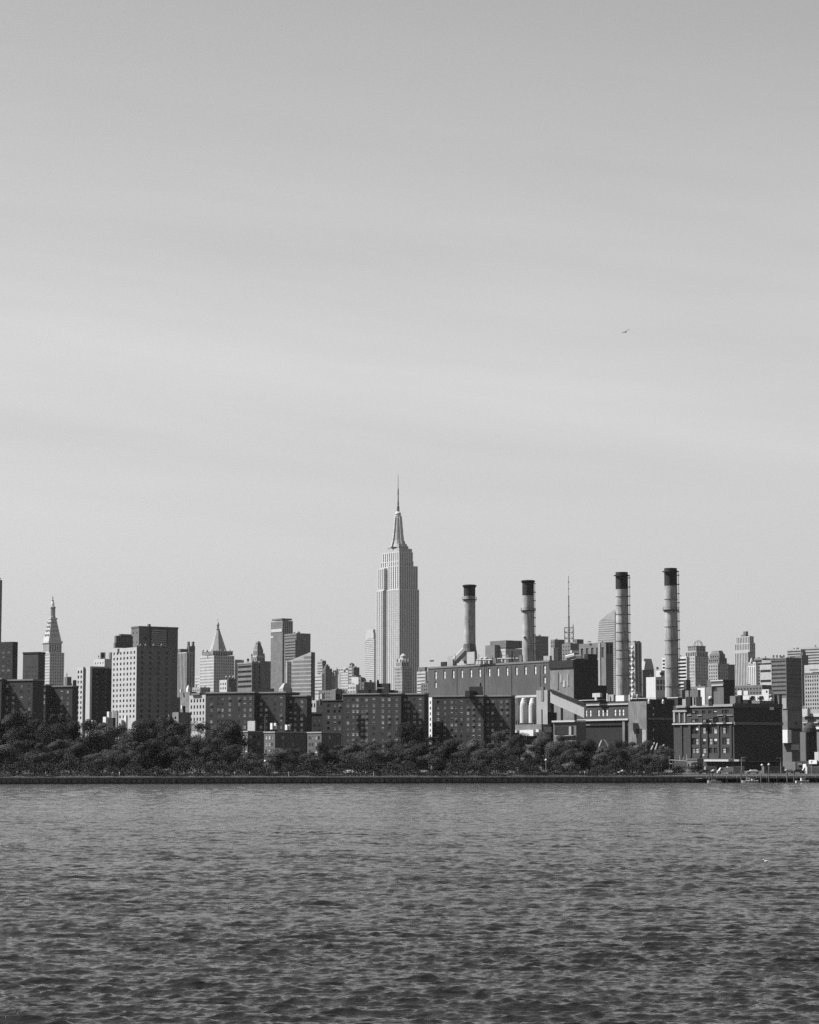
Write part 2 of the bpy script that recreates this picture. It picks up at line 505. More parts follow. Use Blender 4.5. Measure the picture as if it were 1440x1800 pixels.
# ------------------------------------------------------------------ river with real waves
def build_river():
    d = [18.0]
    while d[-1] < 880.0:
        dd = d[-1]
        if dd < 55: s = 0.9
        else: s = max(0.115, min(1.6, 0.115 * (dd / 68.0) ** 1.0))
        d.append(dd + s)
    d = np.array([-400.0, -60.0, -10.0, 8.0] + d)
    u_in = np.linspace(-0.215, 0.215, 620)
    u = np.concatenate([[-4.0, -1.6, -0.8, -0.45, -0.3], u_in, [0.3, 0.45, 0.8, 1.6, 4.0]])
    near = np.maximum(np.abs(d), 30.0)
    X = near[:, None] * u[None, :]
    Y = np.repeat(d[:, None], len(u), 1)
    step = np.gradient(d)
    sy = np.maximum(np.abs(step), 0.05)[:, None]
    sx = np.abs(np.gradient(u))[None, :] * near[:, None]
    inside = (np.abs(u) < 0.24)[None, :] & (d > 50)[:, None]
    rs = np.random.RandomState(11)
    Z = np.zeros_like(X); DX = np.zeros_like(X); DY = np.zeros_like(X)
    N = 110
    lam = np.exp(rs.uniform(math.log(0.36), math.log(5.5), N))
    main = R(188.0)                                       # where the wind blows the waves
    for i in range(N):
        L = lam[i]
        th = main + rs.normal(0, 0.31 if L > 0.9 else 0.5)
        k = 2 * math.pi / L
        amp = 0.0080 * L ** 0.70 * math.exp(-(L / 3.1) ** 2) * rs.uniform(.6, 1.4)
        kx, ky = k * math.sin(th), k * math.cos(th)
        # wavelengths that the mesh cannot carry are left to the ripple relief of the material
        w = np.clip((L / np.maximum(sy * abs(math.cos(th)) + 0.02, sx * abs(math.sin(th)) + 0.02) - 1.7) / 1.4, 0, 1) * inside
        ph = kx * X + ky * Y + rs.uniform(0, 6.283)
        c, s_ = np.cos(ph) * amp * w, np.sin(ph) * amp * w
        Z += c
        DX -= 1.0 * s_ * math.sin(th); DY -= 1.0 * s_ * math.cos(th)
    # patches of rougher and calmer water (gusts)
    g = 1.0 + 0.12 * np.sin(X * 0.05 + 1.3 + 0.6 * np.sin(Y * .031)) * np.sin(Y * 0.083 + .5 * np.sin(X * .05)) + 0.12 * np.sin(X * .11 + Y * .21 + np.sin(Y * .05)) + .07 * np.sin(Y * .41 + np.sin(X * .13))
    Z *= g; DX *= g; DY *= g
    co = np.stack([X + DX, Y + DY, Z], -1).reshape(-1, 3)
    nr, nc = X.shape
    idx = np.arange(nr * nc).reshape(nr, nc)
    quads = np.stack([idx[:-1, :-1], idx[:-1, 1:], idx[1:, 1:], idx[1:, :-1]], -1).reshape(-1, 4)
    me = bpy.data.meshes.new('river')
    me.vertices.add(len(co)); me.vertices.foreach_set('co', co.astype(np.float32).ravel())
    me.loops.add(quads.size); me.loops.foreach_set('vertex_index', quads.astype(np.int32).ravel())
    me.polygons.add(len(quads))
    me.polygons.foreach_set('loop_start', (np.arange(len(quads)) * 4).astype(np.int32))
    me.polygons.foreach_set('use_smooth', np.ones(len(quads), dtype=bool))
    me.update(calc_edges=True)
    m = bpy.data.materials.new('river_water'); m.use_nodes = True
    n, l = m.node_tree.nodes, m.node_tree.links
    b = n['Principled BSDF']
    b.inputs['Base Color'].default_value = (0.006, 0.006, 0.006, 1)
    b.inputs['Roughness'].default_value = 0.07
    b.inputs['IOR'].default_value = 1.333
    t = n.new('ShaderNodeTexCoord')
    # wind patches and slicks: broad, long streaks of rougher and smoother water
    wm = n.new('ShaderNodeMapping'); wm.inputs['Scale'].default_value = (0.012, 0.05, 1.0)
    wz = n.new('ShaderNodeTexNoise'); wz.inputs['Scale'].default_value = 1.0; wz.inputs['Detail'].default_value = 5; wz.inputs['Roughness'].default_value = 0.65
    wr = n.new('ShaderNodeMapRange'); wr.inputs['From Min'].default_value = 0.35; wr.inputs['From Max'].default_value = 0.65
    wr.inputs['To Min'].default_value = 0.55; wr.inputs['To Max'].default_value = 1.0
    l.new(t.outputs['Object'], wm.inputs[0]); l.new(wm.outputs[0], wz.inputs['Vector']); l.new(wz.outputs['Fac'], wr.inputs['Value'])
    bm = None
    for (sc, det, dist, str_, sx_) in ((0.6, 3, 0.26, 0.9, 0.45), (1.7, 4, 0.15, 0.9, 0.45), (4.8, 3, 0.055, 0.9, 0.55)):
        mpn = n.new('ShaderNodeMapping'); mpn.inputs['Scale'].default_value = (sx_, 1.0, 1.0)
        z = n.new('ShaderNodeTexNoise'); z.inputs['Scale'].default_value = sc; z.inputs['Detail'].default_value = det
        z.inputs['Roughness'].default_value = 0.6
        bp = n.new('ShaderNodeBump'); bp.inputs['Distance'].default_value = dist; bp.inputs['Strength'].default_value = str_
        l.new(t.outputs['Object'], mpn.inputs[0]); l.new(mpn.outputs[0], z.inputs['Vector']); l.new(z.outputs['Fac'], bp.inputs['Height'])
        l.new(wr.outputs[0], bp.inputs['Strength'])
        if bm: l.new(bm.outputs[0], bp.inputs['Normal'])
        bm = bp
    l.new(bm.outputs[0], b.inputs['Normal'])
    me.materials.append(m)
    o = bpy.data.objects.new('river', me)
    COL.objects.link(o)
    o['kind'] = 'structure'
build_river()

# ------------------------------------------------------------------ ground of the city, promenade
PZ = 2.1                                  # promenade level
def strip(name, y0, y1, z0, z1, m):
    "a sheet that follows the shore: y0, y1 = distances behind the wall's face"
    b = Buf()
    xs = [-2200, -1200, -600, -300, -150, 0, 150, 300, 600, 1200, 2200]
    for a, c in zip(xs, xs[1:]):
        b.face(((a, shore(a) + y0, z0), (c, shore(c) + y0, z0), (c, shore(c) + y1, z1), (a, shore(a) + y1, z1)), m)
    o = b.build(name); o['kind'] = 'structure'
    return o
strip('promenade', 0.9, 8.0, PZ, PZ, M_CONCD)
strip('park_ground', 8.0, 60.0, PZ + 0.02, ZG, M_GRASS)
strip('road', 60.0, 84.0, ZG, ZG, mat('asphalt', 0.03, var=0.2))
strip('ground', 84.0, 7600.0, ZG, ZG, mat('city_ground', 0.05, var=0.3, scale=0.03))

# ------------------------------------------------------------------ the river wall with its cap, piles and railing
def build_sea_wall():
    root = empty('sea_wall', (0, shore(0), 0), 'long dark river wall with a pale cap running under the park trees', 'wall')
    ux = Vector((1, 0.2, 0)).normalized(); nn = Vector((ux.y, -ux.x, 0))
    o0 = Vector((0, shore(0), 0))
    b = Buf(); L = 900
    mw = mat('sea_wall_face', 0.085, var=0.35, scale=0.5, streak=0.35)
    b.box(o0 - ux * L + nn * 0.0 + Vector((0, 0, -1.5)), ux * (2 * L), -nn * 0.9, (0, 0, PZ + 1.15), mw)
    b.build('wall_face', root)
    c = Buf()
    for i in range(-40, 41):
        c.box(o0 + ux * (i * 6.0 - 2.97) + nn * 0.25 + Vector((0, 0, PZ - 0.345)), ux * 5.94, -nn * 1.3, (0, 0, 0.4 + 0.03 * random.random()), mat('cap_concrete', 0.26, var=0.35, scale=0.4))
    c.build('cap', root, kind='stuff')
    w = Buf()
    w.box(o0 - ux * L + nn * 0.32 + Vector((0, 0, -0.5)), ux * (2 * L), -nn * 0.3, (0, 0, 0.85), mat('wet_timber', 0.006, var=0.3, rough=0.5))
    w.build('fender', root)
    p = Buf()
    for i in range(-120, 121):
        q = o0 + ux * (i * 2.05 + random.uniform(-.25, .25)) + nn * 0.3
        p.lathe((q.x, q.y), [(0.14, -1.0), (0.13, PZ - 0.45 - random.random() * 0.5)], 6, mat('pile_timber', 0.02, var=0.4, objvar=0))
    p.build('pile', root, kind='stuff')
    rr = empty('railing', (0, shore(0) + 0.4, PZ), 'thin dark metal railing on the cap of the river wall', 'railing')
    r = Buf()
    for h in (0.5, 1.1):
        r.box(o0 - ux * 260 - nn * 0.4 + Vector((0, 0, PZ + h)), ux * 520, -nn * 0.06, (0, 0, 0.06), M_STEEL)
    r.build('rail', rr, kind='stuff')
    r = Buf()
    for i in range(-108, 109):
        r.cbox(o0 + ux * (i * 2.4) - nn * 0.43, 0.08, 0.08, PZ + 0.08, PZ + 1.1, M_STEEL)
    r.build('post', rr, kind='stuff')
build_sea_wall()

# ------------------------------------------------------------------ summer haze over the city
HAZE = 0.000013
def build_haze():
    b = Buf()
    b.box((-4200, -900, -1.6), (8400, 0, 0), (0, 8600, 0), (0, 0, 540), M_WHITE)
    o = b.build('haze')
    o['kind'] = 'stuff'
    m = bpy.data.materials.new('haze_air'); m.use_nodes = True
    n, l = m.node_tree.nodes, m.node_tree.links
    n.remove(n['Principled BSDF'])
    v = n.new('ShaderNodeVolumePrincipled')
    v.inputs['Color'].default_value = (0.92, 0.92, 0.92, 1)
    v.inputs['Density'].default_value = HAZE
    v.inputs['Anisotropy'].default_value = 0.6
    l.new(v.outputs[0], n['Material Output'].inputs['Volume'])
    o.data.materials.clear(); o.data.materials.append(m)
build_haze()
# ================================================================== THE FAR CITY (grid turned so that south faces look to the sun)
def ST(p=4.0, f=3.8, w=.5, h=.6, g=M_GLASS, sp=M_SPAN, rec=.6): return ('strip', p, f, w, h, (0,), (g, sp), rec)
def PU(p=3.4, f=3.2, w=.45, h=.5, g=M_GLASS, rec=.45): return ('punch', p, f, w, h, (0,), (g, M_SPAN), rec)
def MX(p=3.4, f=3.2, w=.45, h=.5, gs=(M_GLASS, M_BLINDG, M_BLIND), rec=.4): return ('mix', p, f, w, h, (0,), gs, rec)
def RB(f=3.6, h=.5, g=M_GLASS, rec=.4): return ('ribbon', 0, f, 1, h, (0,), (g, M_SPAN), rec)
NEARG = 'towers of the far skyline'

def far(name, label, cat, x0, xc, x1, yt, D, wall, L=None, Rr=None, low=1235, **kw):
    "one simple far building; windows stop below photo row low, where nearer things hide it"
    ang = kw.pop('ang', -124.0)
    b = Bld(name, label, cat, x0, xc, x1, yt, D, ang)
    b.main(wall, L, Rr, zmin=b.zc(low), **kw)
    w = x1 - x0
    for f in ((.3, .62) if w > 24 else (.45,)):          # lift housings and tanks on the roof
        x = x0 + w * (f + random.uniform(-.08, .08)); h = random.uniform(1.2, 2.6); r = random.uniform(1.4, 3.2)
        if random.random() < .7: b.tier(x - r, x, x + r, yt - h, yt, random.choice((M_MID, M_BRICKG, M_LIMEG)), part='lift_housing')
        else: b.tank(x, yt, yt - h - 1.6, 1.3, m=M_MID)
    return b

# ---- the great stepped skyscraper with its mast
def build_tall_skyscraper():
    b = Bld('skyscraper', 'tallest stepped pale stone skyscraper with a needle mast over the skyline', 'skyscraper', 661, 702, 737, 1035, 3900)
    lo = b.zc(1225)
    M_ESB = mat('bright_limestone', .34, var=.08, streak=.08); sp = mat('pale_spandrel', .2)
    sl, sr = ST(6.4, 3.75, .42, .5, rec=.8, sp=sp), ST(4.6, 3.75, .45, .5, rec=.5, sp=sp)
    # main shaft: two wings and a deep slot between them on the long sunlit side
    C, a, bb = b.C, b.a, b.b
    w1, w2 = 0.535 * a, 0.18 * a           # wing by the corner, slot width
    b.block(C, w1, bb, b.zb, b.z1, M_ESB, sl, sr, zmin=lo)
    b.block(C + b.tL * w1 + b.tR * 7.0, w2, bb - 7.0, b.zb, b.z1 - .5, M_ESB, ST(3.1, 3.75, .6, .7, rec=.6), None, zmin=lo)
    b.block(C + b.tL * (w1 + w2), a - w1 - w2, bb, b.zb, b.z1, M_ESB, sl, None, zmin=lo)
    t = b.tier
    # upper shaft: the same slot between two slimmer wings
    O2, ah, bh, D2 = b.geo(664, 702, 734.5, 0, 997)
    C2 = O2 - b.tL * ah - b.tR * bh; z2 = P(720, 997, D2).z
    b.block(C2, 1.06 * ah, 2 * bh, b.z1, z2, M_ESB, sl, sr, bf=b.part('setback'))
    b.block(C2 + b.tL * 1.06 * ah + b.tR * 6.0, .36 * ah, 2 * bh - 6, b.z1, z2 + 6, M_ESB, sl, None, bf=b.part('setback'))
    b.block(C2 + b.tL * 1.42 * ah, .58 * ah, 2 * bh, b.z1, z2 - 2, M_ESB, sl, None, bf=b.part('setback'))
    t(668, 702, 727, 988, 999, M_ESB, sl, sr, dy=5)
    t(672, 702, 726, 972, 998, M_ESB, sl, sr, dy=3)
    t(675, 702, 724.5, 966, 972, M_LIME, None, None, dy=3)
    t(681, 701, 718, 961, 966, M_PALE, ST(2.2, 3, .5, .8), ST(2.2, 3, .5, .8), dy=3)
    t(684, 701, 715.5, 957, 961.2, M_LIME, None, None, dy=3); t(687.5, 701, 712.5, 952, 957.2, M_LIME, None, None, dy=3)
    # mooring mast: fluted drum with four winged buttresses
    z = lambda y: P(720, y, b.O.y).z
    O = P(700, 950, b.O.y); k = ppm(b.O.y)
    m = Buf(); g = mat('mast_metal', 0.3, rough=.5)
    prof = [(14.5, 962), (12.8, 957), (10.8, 949), (9.2, 936), (7.9, 922), (6.8, 911), (6.0, 907)]
    m.lathe((O.x, O.y), [(r * .9 / k, z(y)) for r, y in prof], 16, g, .2)
    for q in range(4):
        d = (b.tL, b.tR, -b.tL, -b.tR)[q]; s_ = Vector((-d.y, d.x, 0)) * 1.6
        for (r0, y0), (r1, y1) in zip(prof, prof[1:]):
            p0, p1 = O + d * (r0 * 1.08 / k), O + d * (r1 * 1.04 / k)
            lo_ = [Vector((O.x, O.y, z(y0))) + s_, Vector((p0.x, p0.y, z(y0))) + s_, Vector((p0.x, p0.y, z(y0))) - s_, Vector((O.x, O.y, z(y0))) - s_]
            hi_ = [Vector((O.x, O.y, z(y1))) + s_, Vector((p1.x, p1.y, z(y1))) + s_, Vector((p1.x, p1.y, z(y1))) - s_, Vector((O.x, O.y, z(y1))) - s_]
            for i in range(4):
                j = (i + 1) % 4
                m.face((lo_[i], lo_[j], hi_[j], hi_[i]), M_LIME)
    m.build('mooring_mast', b.root)
    b.lathe(700, [(5.6, 908), (5.8, 906.5), (4.6, 906), (4.6, 904.6), (5.4, 904.4), (5.0, 901.6), (3.2, 900), (2.0, 899)], g, 'mast_crown')
    b.lathe(700, [(2.5, 899), (2.3, 890), (1.4, 889), (1.7, 885), (1.2, 881), (1.0, 872), (1.3, 868), (1.0, 859), (.55, 858), (.45, 846), (.3, 834)], mat('antenna_steel', .09, rough=.5), 'antenna', 8)
    b.done()
build_tall_skyscraper()

# ---- the clock tower with a pyramid roof and bright cupola
def build_cupola_tower():
    b = Bld('clock_tower', 'slender pale tower with steep pyramid roof and small bright cupola', 'tower', 73, 87.5, 113, 1147, 3100)
    lo = b.zc(1206)
    b.main(M_PALE, PU(3.6, 3.9, .4, .55), PU(3.6, 3.9, .4, .5), zmin=lo, cope=M_PALE)
    b.tier(74.5, 88.5, 109, 1131, 1148, M_PALE, ST(3.4, 5, .45, .8), ST(3.4, 5, .45, .8), cope=M_PALE)
    b.tier(72.5, 88.5, 111, 1127.5, 1131, M_PALE)
    b.pyramid(75, 88.5, 108.5, 1127.5, 1088, M_PALE, .42)
    for y, x0, x1 in ((1118, 77.5, 88), (1110, 79.5, 88.5), (1103, 81.5, 88.8), (1096, 83.5, 89)):
        O, ah, bh, D = b.geo(75, 88.5, 108.5, 0, y)
        f = 1 - .58 * (1127.5 - y) / 39.5
        z0 = P(720, y, D).z
        for s_, n_, w_ in ((b.tL, b.nL, ah), (b.tR, b.nR, bh)):
            c = O + n_ * ((bh if n_ is b.nL else ah) * f)
            for i in (-.6, 0, .6):
                b.part('dormer').box(c + s_ * (w_ * f * i - .9) + n_ * .9 + Vector((0, 0, z0)), s_ * 1.8, -n_ * 3, (0, 0, 2.2), M_LIMEG)
    b.tier(83.5, 91, 101.5, 1086.5, 1089, M_PALE)
    b.lathe(92.7, [(5.2, 1087), (5.0, 1084), (4.4, 1083), (4.3, 1070), (4.9, 1069), (4.9, 1067), (3.2, 1066)], M_LIMEG, 'lantern', 8)
    b.lathe(92.7, [(3.1, 1066), (3.0, 1061), (2.0, 1058), (1.2, 1056.5)], mat('gilded_cupola', .5, rough=.35, metal=.3), 'cupola', 10)
    b.lathe(92.7, [(2.2, 1056.5), (2.3, 1055.4), (.9, 1055), (.8, 1052), (1.3, 1051), (.8, 1049.4), (.3, 1048), (.2, 1046)], M_LIMEG, 'finial', 8)
    b.done()
build_cupola_tower()

# ---- the tower with a golden pyramid
def build_pyramid_tower():
    b = Bld('pyramid_tower', 'stone tower whose tall bright pyramid ends in a lantern spike', 'tower', 351.5, 376, 412, 1152, 3000)
    lo = b.zc(1222)
    b.main(M_PALE, PU(3.4, 3.9, .42, .55), PU(3.4, 3.9, .42, .5), zmin=lo)
    b.tier(354, 376.5, 410, 1145, 1152, M_LIME, ST(3.5, 4, .5, .7), ST(3.5, 4, .5, .7), cope=M_PALE)
    b.tier(342, 352, 362, 1189, None, M_PALE, PU(3, 3.9, .45, .5), None, dy=30, zmin=lo)
    b.tier(405, 414, 428, 1160, None, M_LIMEG, PU(3, 3.9, .45, .5), None, dy=40, zmin=lo)
    O, ah, bh, D = b.geo(366, 383, 400, 0, 1146)
    # eight-sided pyramid
    k = ppm(D); z = lambda y: P(720, y, D).z
    p = Buf(); pm = mat('gilded_tiles', .2, rough=.6)
    p.lathe((O.x, O.y), [(16.3 / k, z(1147)), (2.6 / k, z(1106))], 8, pm, .18)
    p.build('roof_pyramid', b.root)
    b.lathe(383, [(3.4, 1107), (3.4, 1105.5), (2.2, 1105), (2.2, 1099), (3.0, 1098.5), (1.4, 1095), (.35, 1093), (.3, 1087)], M_LIMEG, 'lantern', 8)
    for x in (357, 364, 372, 380, 388, 396, 404):
        b.lathe(x, [(1.5, 1146), (1.5, 1143.5), (.2, 1141.5)], M_LIMEG, 'pinnacle', 6, dy=-10)
    b.done()
build_pyramid_tower()

# ---- towers left of the centre
b = far('tower', 'dark tower cut by the west border of the picture', 'tower', -32, -12, 4, 1019, 3300, M_MID, ST(4, 3.8, .5, .6), ST(4, 3.8, .5, .6), low=1130)
b.pyramid(-32, -12, 4, 1019, 1010, M_MID, .6); b.done()
b = far('tower', 'ribbed twin-topped tower standing behind the big dark slab', 'tower', 300, 328, 343, 1146, 2500, M_LIMEG, ST(3.2, 3.6, .5, .6), ST(3.6, 3.6, .45, .6), low=1240)
b.tier(311, 318, 329, 1141, 1147, M_MID); b.tier(328.5, 333, 343, 1136, 1150, M_MID, ST(4, 4, .5, .6), ST(4, 4, .5, .6))
b.tier(329, 331.5, 334, 1128, 1137, M_MID); b.tier(337, 339, 342, 1128, 1137, M_MID); b.done()
b = far('office_block', 'dark plain block with one lit white window column at its edge', 'building', 418, 443, 460, 1164, 1650, M_BRICKG, RB(3.5, .45), ST(3, 3.5, .4, .6), low=1215, cope=M_COPE); 
b.tank(436, 1164, 1157, 2.2); b.done()
b = far('domed_tower', 'tower with a tall domed crown and corner turrets', 'tower', 441, 457, 476, 1162, 2200, M_BRICKG, PU(3.2, 3.4, .4, .45, M_BLIND), None, low=1215)
b.tier(441, 452, 466, 1154, 1163, M_LIMEG, PU(3, 3.6, .5, .6), PU(3, 3.6, .5, .6), cope=M_PALE)
b.tier(445, 453, 463, 1142, 1155, M_LIMEG, ST(2.6, 4, .5, .7), ST(2.6, 4, .5, .7))
b.pyramid(445.5, 453, 462.5, 1142, 1131, M_BRICKG, .5); b.pyramid(448.5, 453.5, 460, 1131, 1127, M_MID, .3)
for x in (442.5, 464): b.lathe(x, [(1.6, 1154), (1.6, 1150), (.2, 1148)], M_LIMEG, 'turret', 8)
b.done()
b = far('glass_tower', 'tall slim two-tone glass tower with a pale band near its top', 'tower', 476, 496.5, 515, 1091, 3500, M_LIMEG, ST(2.6, 3.6, .55, .62, M_GLASSG, M_SPAN), ST(3.4, 3.6, .6, .6, M_GLASS, M_SPAND), low=1225)
b.tier(477.5, 496.5, 514, 1088, 1091, M_MID)
b.trim(b.FL, 477, 496, 1105, 1112, M_PALE, .5, 'pale_band'); b.trim(b.FL, 476.5, 481, 1118, 1122, M_PALE, .4, 'pale_band'); b.done()
b = far('tower', 'plain grey tower with a lower half joined to the slim glass tower', 'tower', 500, 521, 546, 1113, 3000, M_BRICKG, RB(3.6, .35), PU(3.6, 3.6, .4, .4), low=1150)
b.tier(500, 520, 530.5, 1125, 1172, M_BRICKG, RB(3.6, .35), PU(3.4, 3.6, .4, .4), dy=-40)
b.tank(524.5, 1125, 1109, 2.4, m=M_MID); b.done()

def build_wedge():
    "glass tower with a sloping roof"
    b = Bld('wedge_tower', 'pale gridded glass tower with a slanting roof and dark narrow side', 'tower', 505, 547, 554, 1147, 2000, -140)
    bf = b.buf('wall'); up = Vector((0, 0, 1))
    A = b.C + b.tL * b.a; Bc = b.C; Cr = b.C + b.tR * b.b
    zl, zr, zk = P(720, 1163, A.y).z, P(720, 1146, Bc.y).z, P(720, 1147, Cr.y).z
    low = b.zc(1228)
    grid = mat('glass_grid', 0.25, rough=.35, var=.12)
    n = 22; nf = 26
    g = b.buf('glazing')
    FL = Face(A, -b.tL, b.nL, b.a, b.zb, zr)
    zt = lambda u: zl + (zr - zl) * u / b.a
    for i in range(n):
        u0, u1 = b.a * i / n, b.a * (i + 1) / n
        zz = b.zb
        bf.face((FL.pt(u0, b.zb), FL.pt(u0 + .5, b.zb), FL.pt(u0 + .5, zt(u0 + .5)), FL.pt(u0, zt(u0))), M_LIME)
        zz = low
        while zz + 3.4 < zt(u0):
            g.face((FL.pt(u0 + .5, zz, -.2), FL.pt(u1, zz, -.2), FL.pt(u1, zz + 2.2, -.2), FL.pt(u0 + .5, zz + 2.2, -.2)), M_GLASSG)
            bf.face((FL.pt(u0 + .5, zz + 2.2), FL.pt(u1, zz + 2.2), FL.pt(u1, zz + 3.4), FL.pt(u0 + .5, zz + 3.4)), grid)
            zz += 3.4
        bf.face((FL.pt(u0 + .5, zz), FL.pt(u1, zz), FL.pt(u1, zt(u1)), FL.pt(u0 + .5, zt(u0 + .5))), grid)
        bf.face((FL.pt(u0 + .5, b.zb), FL.pt(u1, b.zb), FL.pt(u1, low), FL.pt(u0 + .5, low)), grid)
    bf.face((Bc + up * b.zb, Cr + up * b.zb, Cr + up * zk, Bc + up * zr), M_MID)
    D4 = Cr + b.tL * b.a
    bf.face((Cr + up * b.zb, D4 + up * b.zb, D4 + up * zl, Cr + up * zk), M_MID)
    bf.face((D4 + up * b.zb, A + up * b.zb, A + up * zl, D4 + up * zl), M_MID)
    b.buf('roof').face((A + up * zl, Bc + up * zr, Cr + up * zk, D4 + up * zl), M_PALE)
    b.tier(503, 505, 512.5, 1163, None, M_PALE, None, PU(3, 3.4, .3, .4), dy=-14, zmin=low)
    b.done()
build_wedge()
b = far('low_tower', 'low slanting grey block at the foot of the pale wedge tower', 'building', 490, 498, 514, 1211, 1900, M_LIMEG, PU(), RB(3.4, .4), low=1222)
b.pyramid(490, 498, 514, 1211, 1201, M_LIMEG, .35); b.done()

# ---- the small cluster between the wedge tower and the great skyscraper
cluster = [
 ('tower', 'pale slab with a dark cap, highest of the little cluster by the wedge tower', 558, 567, 573, 1161, 2900, M_LIMEG, RB(3.6, .3), None),
 ('tower', 'broad pale block with a dark ledge, next to the dark side of the wedge tower', 552, 566, 571, 1185, 2500, M_LIME, RB(3.6, .25), None),
 ('tower', 'dark stepped tower in the middle of the little cluster', 568, 572, 584, 1175, 2700, M_BRICKG, PU(), PU(3.6, 3.6, .35, .4)),
 ('tower', 'narrow grey tower with plain sides beside the dark stepped tower', 582, 589, 594, 1181, 3000, M_LIMEG, ST(3, 3.8), None),
 ('tower', 'pale slim tower with small dark masts on its roof', 590, 600, 604, 1180, 3200, M_LIME, ST(3.6, 3.8, .35), ST()),
 ('tower', 'pale gridded tower with a rounded top of the little cluster', 599, 612, 617, 1178, 3100, M_PALE, PU(2.8, 3.6, .5, .5), None),
 ('tower', 'slim dark-capped tower just before the tallest skyscraper', 613, 619, 623.5, 1168, 2800, M_LIMEG, RB(3.8, .3), None),
 ('tower', 'dark square-headed block over a bright white front', 619, 622, 632, 1173, 2700, M_MID, PU(), PU(3.8, 3.8, .3, .3)),
 ('building', 'bright white front below the dark square-headed block', 618, 630, 634, 1190, 2500, M_PALE, None, None),
 ('building', 'dark roofed low block at the foot of the hazy slab', 630, 635, 642, 1191, 2300, M_MID, PU(), PU(3.6, 3.6, .3, .4)),
 ('building', 'wide low grey block before the foot of the tallest skyscraper', 636, 640, 661, 1199, 2000, M_MID, PU(), RB(3.8, .25)),
 ('building', 'small pale windowed block above the brick housing roofs', 611, 626, 633, 1203, 1900, M_LIME, PU(2.6, 3.2, .5, .55), None),
 ('building', 'grey block with a dark ledge, behind the roof bulkhead of the brick slab', 583, 590, 606, 1212, 1700, M_LIMEG, PU(), PU()),
]
for n, lab, x0, xc, x1, yt, D, m, L, Rr in cluster:
    b = far('tower' if n == 'tower' else 'building', lab, n, x0, xc, x1, yt, D, m, L, Rr, low=1225)
    if 'dark cap' in lab: b.tier(x0 + 8, x0 + 9, x1 + .5, yt + 1.5, yt + 10, M_MID, dy=-8)
    if 'stepped' in lab: b.tier(570, 573, 580, 1171, 1176, M_MID); b.tier(572, 574, 577.5, 1168, 1172, M_MID)
    if 'masts' in lab:
        b.lathe(592.5, [(1.6, 1181), (1.6, 1176), (.3, 1175), (.2, 1172)], M_MID, 'roof_mast', 6); b.lathe(601, [(2.2, 1181), (2.2, 1177), (.3, 1176)], M_MID, 'roof_mast', 6)
    if 'rounded' in lab: b.lathe(608, [(5.2, 1178.5), (4.4, 1175.5), (2.4, 1173.5), (.4, 1173)], M_LIMEG, 'dome', 12)
    if 'dark-capped' in lab: b.lathe(618.5, [(4.2, 1168.5), (4.2, 1166.5), (2, 1165.5)], M_MID, 'roof_drum', 10)
    if 'hazy' in lab: b.tank(633, 1191, 1186, 1.5)
    if 'wide low' in lab: b.tank(642, 1199, 1193, 1.8); b.tank(651, 1199, 1195, 1.6)
    b.done()

# ---- round the great skyscraper
b = far('slab_tower', 'very hazy pale slab tower just behind the tallest skyscraper', 'tower', 641.5, 658, 664, 1123, 5200, mat('far_pale_glass', .3), RB(4.2, .5, M_LIMEG), RB(4.2, .5, M_LIMEG), low=1205)
b.tier(643, 657, 662, 1113, 1123, mat('far_pale_glass', .3)); b.tier(645, 656, 660, 1107, 1114, mat('far_pale_glass', .3)); b.done()
b = far('crowned_tower', 'small old tower with an ornate round crown before the tallest skyscraper', 'tower', 694, 707, 725, 1172, 2500, M_LIMEG, MX(2.6, 3.4, .5, .5), PU(3.2, 3.4, .35, .4), low=1222, cope=M_LIME)
b.tier(696, 706, 719, 1163, 1173, M_LIME, ST(2, 4, .5, .7), ST(2, 4, .5, .7))
b.lathe(709, [(7.5, 1163), (7.2, 1160), (5.6, 1157), (5.4, 1153), (3.0, 1150.5), (.5, 1149)], M_LIME, 'crown_dome', 10)
for x in (698.5, 704, 713, 718): b.lathe(x, [(1.2, 1164), (1.2, 1160), (.2, 1157.5)], M_LIME, 'pinnacle', 6, dy=-8)
b.done()
b = far('building', 'pale block squeezed between the tallest skyscraper and the power station', 'building', 733, 748, 752, 1180, 2600, M_LIME, RB(3.8, .3), None, low=1222)
b.tier(735, 747, 751, 1173, 1180, M_MID); b.done()

# ---- behind the power station
b = far('building', 'two-tone block with a dark box on its roof behind the second chimney', 'building', 861, 889, 919, 1140, 2400, M_LIME, RB(4, .1), PU(6, 5, .15, .3), low=1165)
b.tier(862, 888.5, 917.5, 1127, 1140, M_MID); b.trim(b.FL, 861.5, 878, 1134, 1158, M_BRICKG, 6, 'annexe'); b.done()
b = far('building', 'plain grey block on the sunless side of the second chimney', 'building', 930, 941, 964, 1118, 2600, M_BRICKG, None, RB(4, .15), low=1165, cope=M_MID); b.done()
b = far('building', 'dark grey tower with uneven top next to the lattice mast', 'building', 968, 975, 992, 1124, 2500, M_BRICKG, PU(4, 4, .3, .4), PU(4, 4, .3, .4), low=1165)
b.tier(969, 973, 981, 1139, None, M_LIMEG, dy=-60, part='annexe'); b.done()
b = far('building', 'grey block carrying a white box at the foot of the lattice mast', 'building', 988, 1003, 1022, 1131, 2450, M_BRICKG, PU(4, 4, .3, .4), PU(5, 5, .4, .4), low=1165)
b.tier(1009, 1014, 1026, 1124, 1132, M_MID); b.trim(b.FR, 1003, 1016, 1144, 1148, M_PAINT, 2, 'white_box'); b.done()
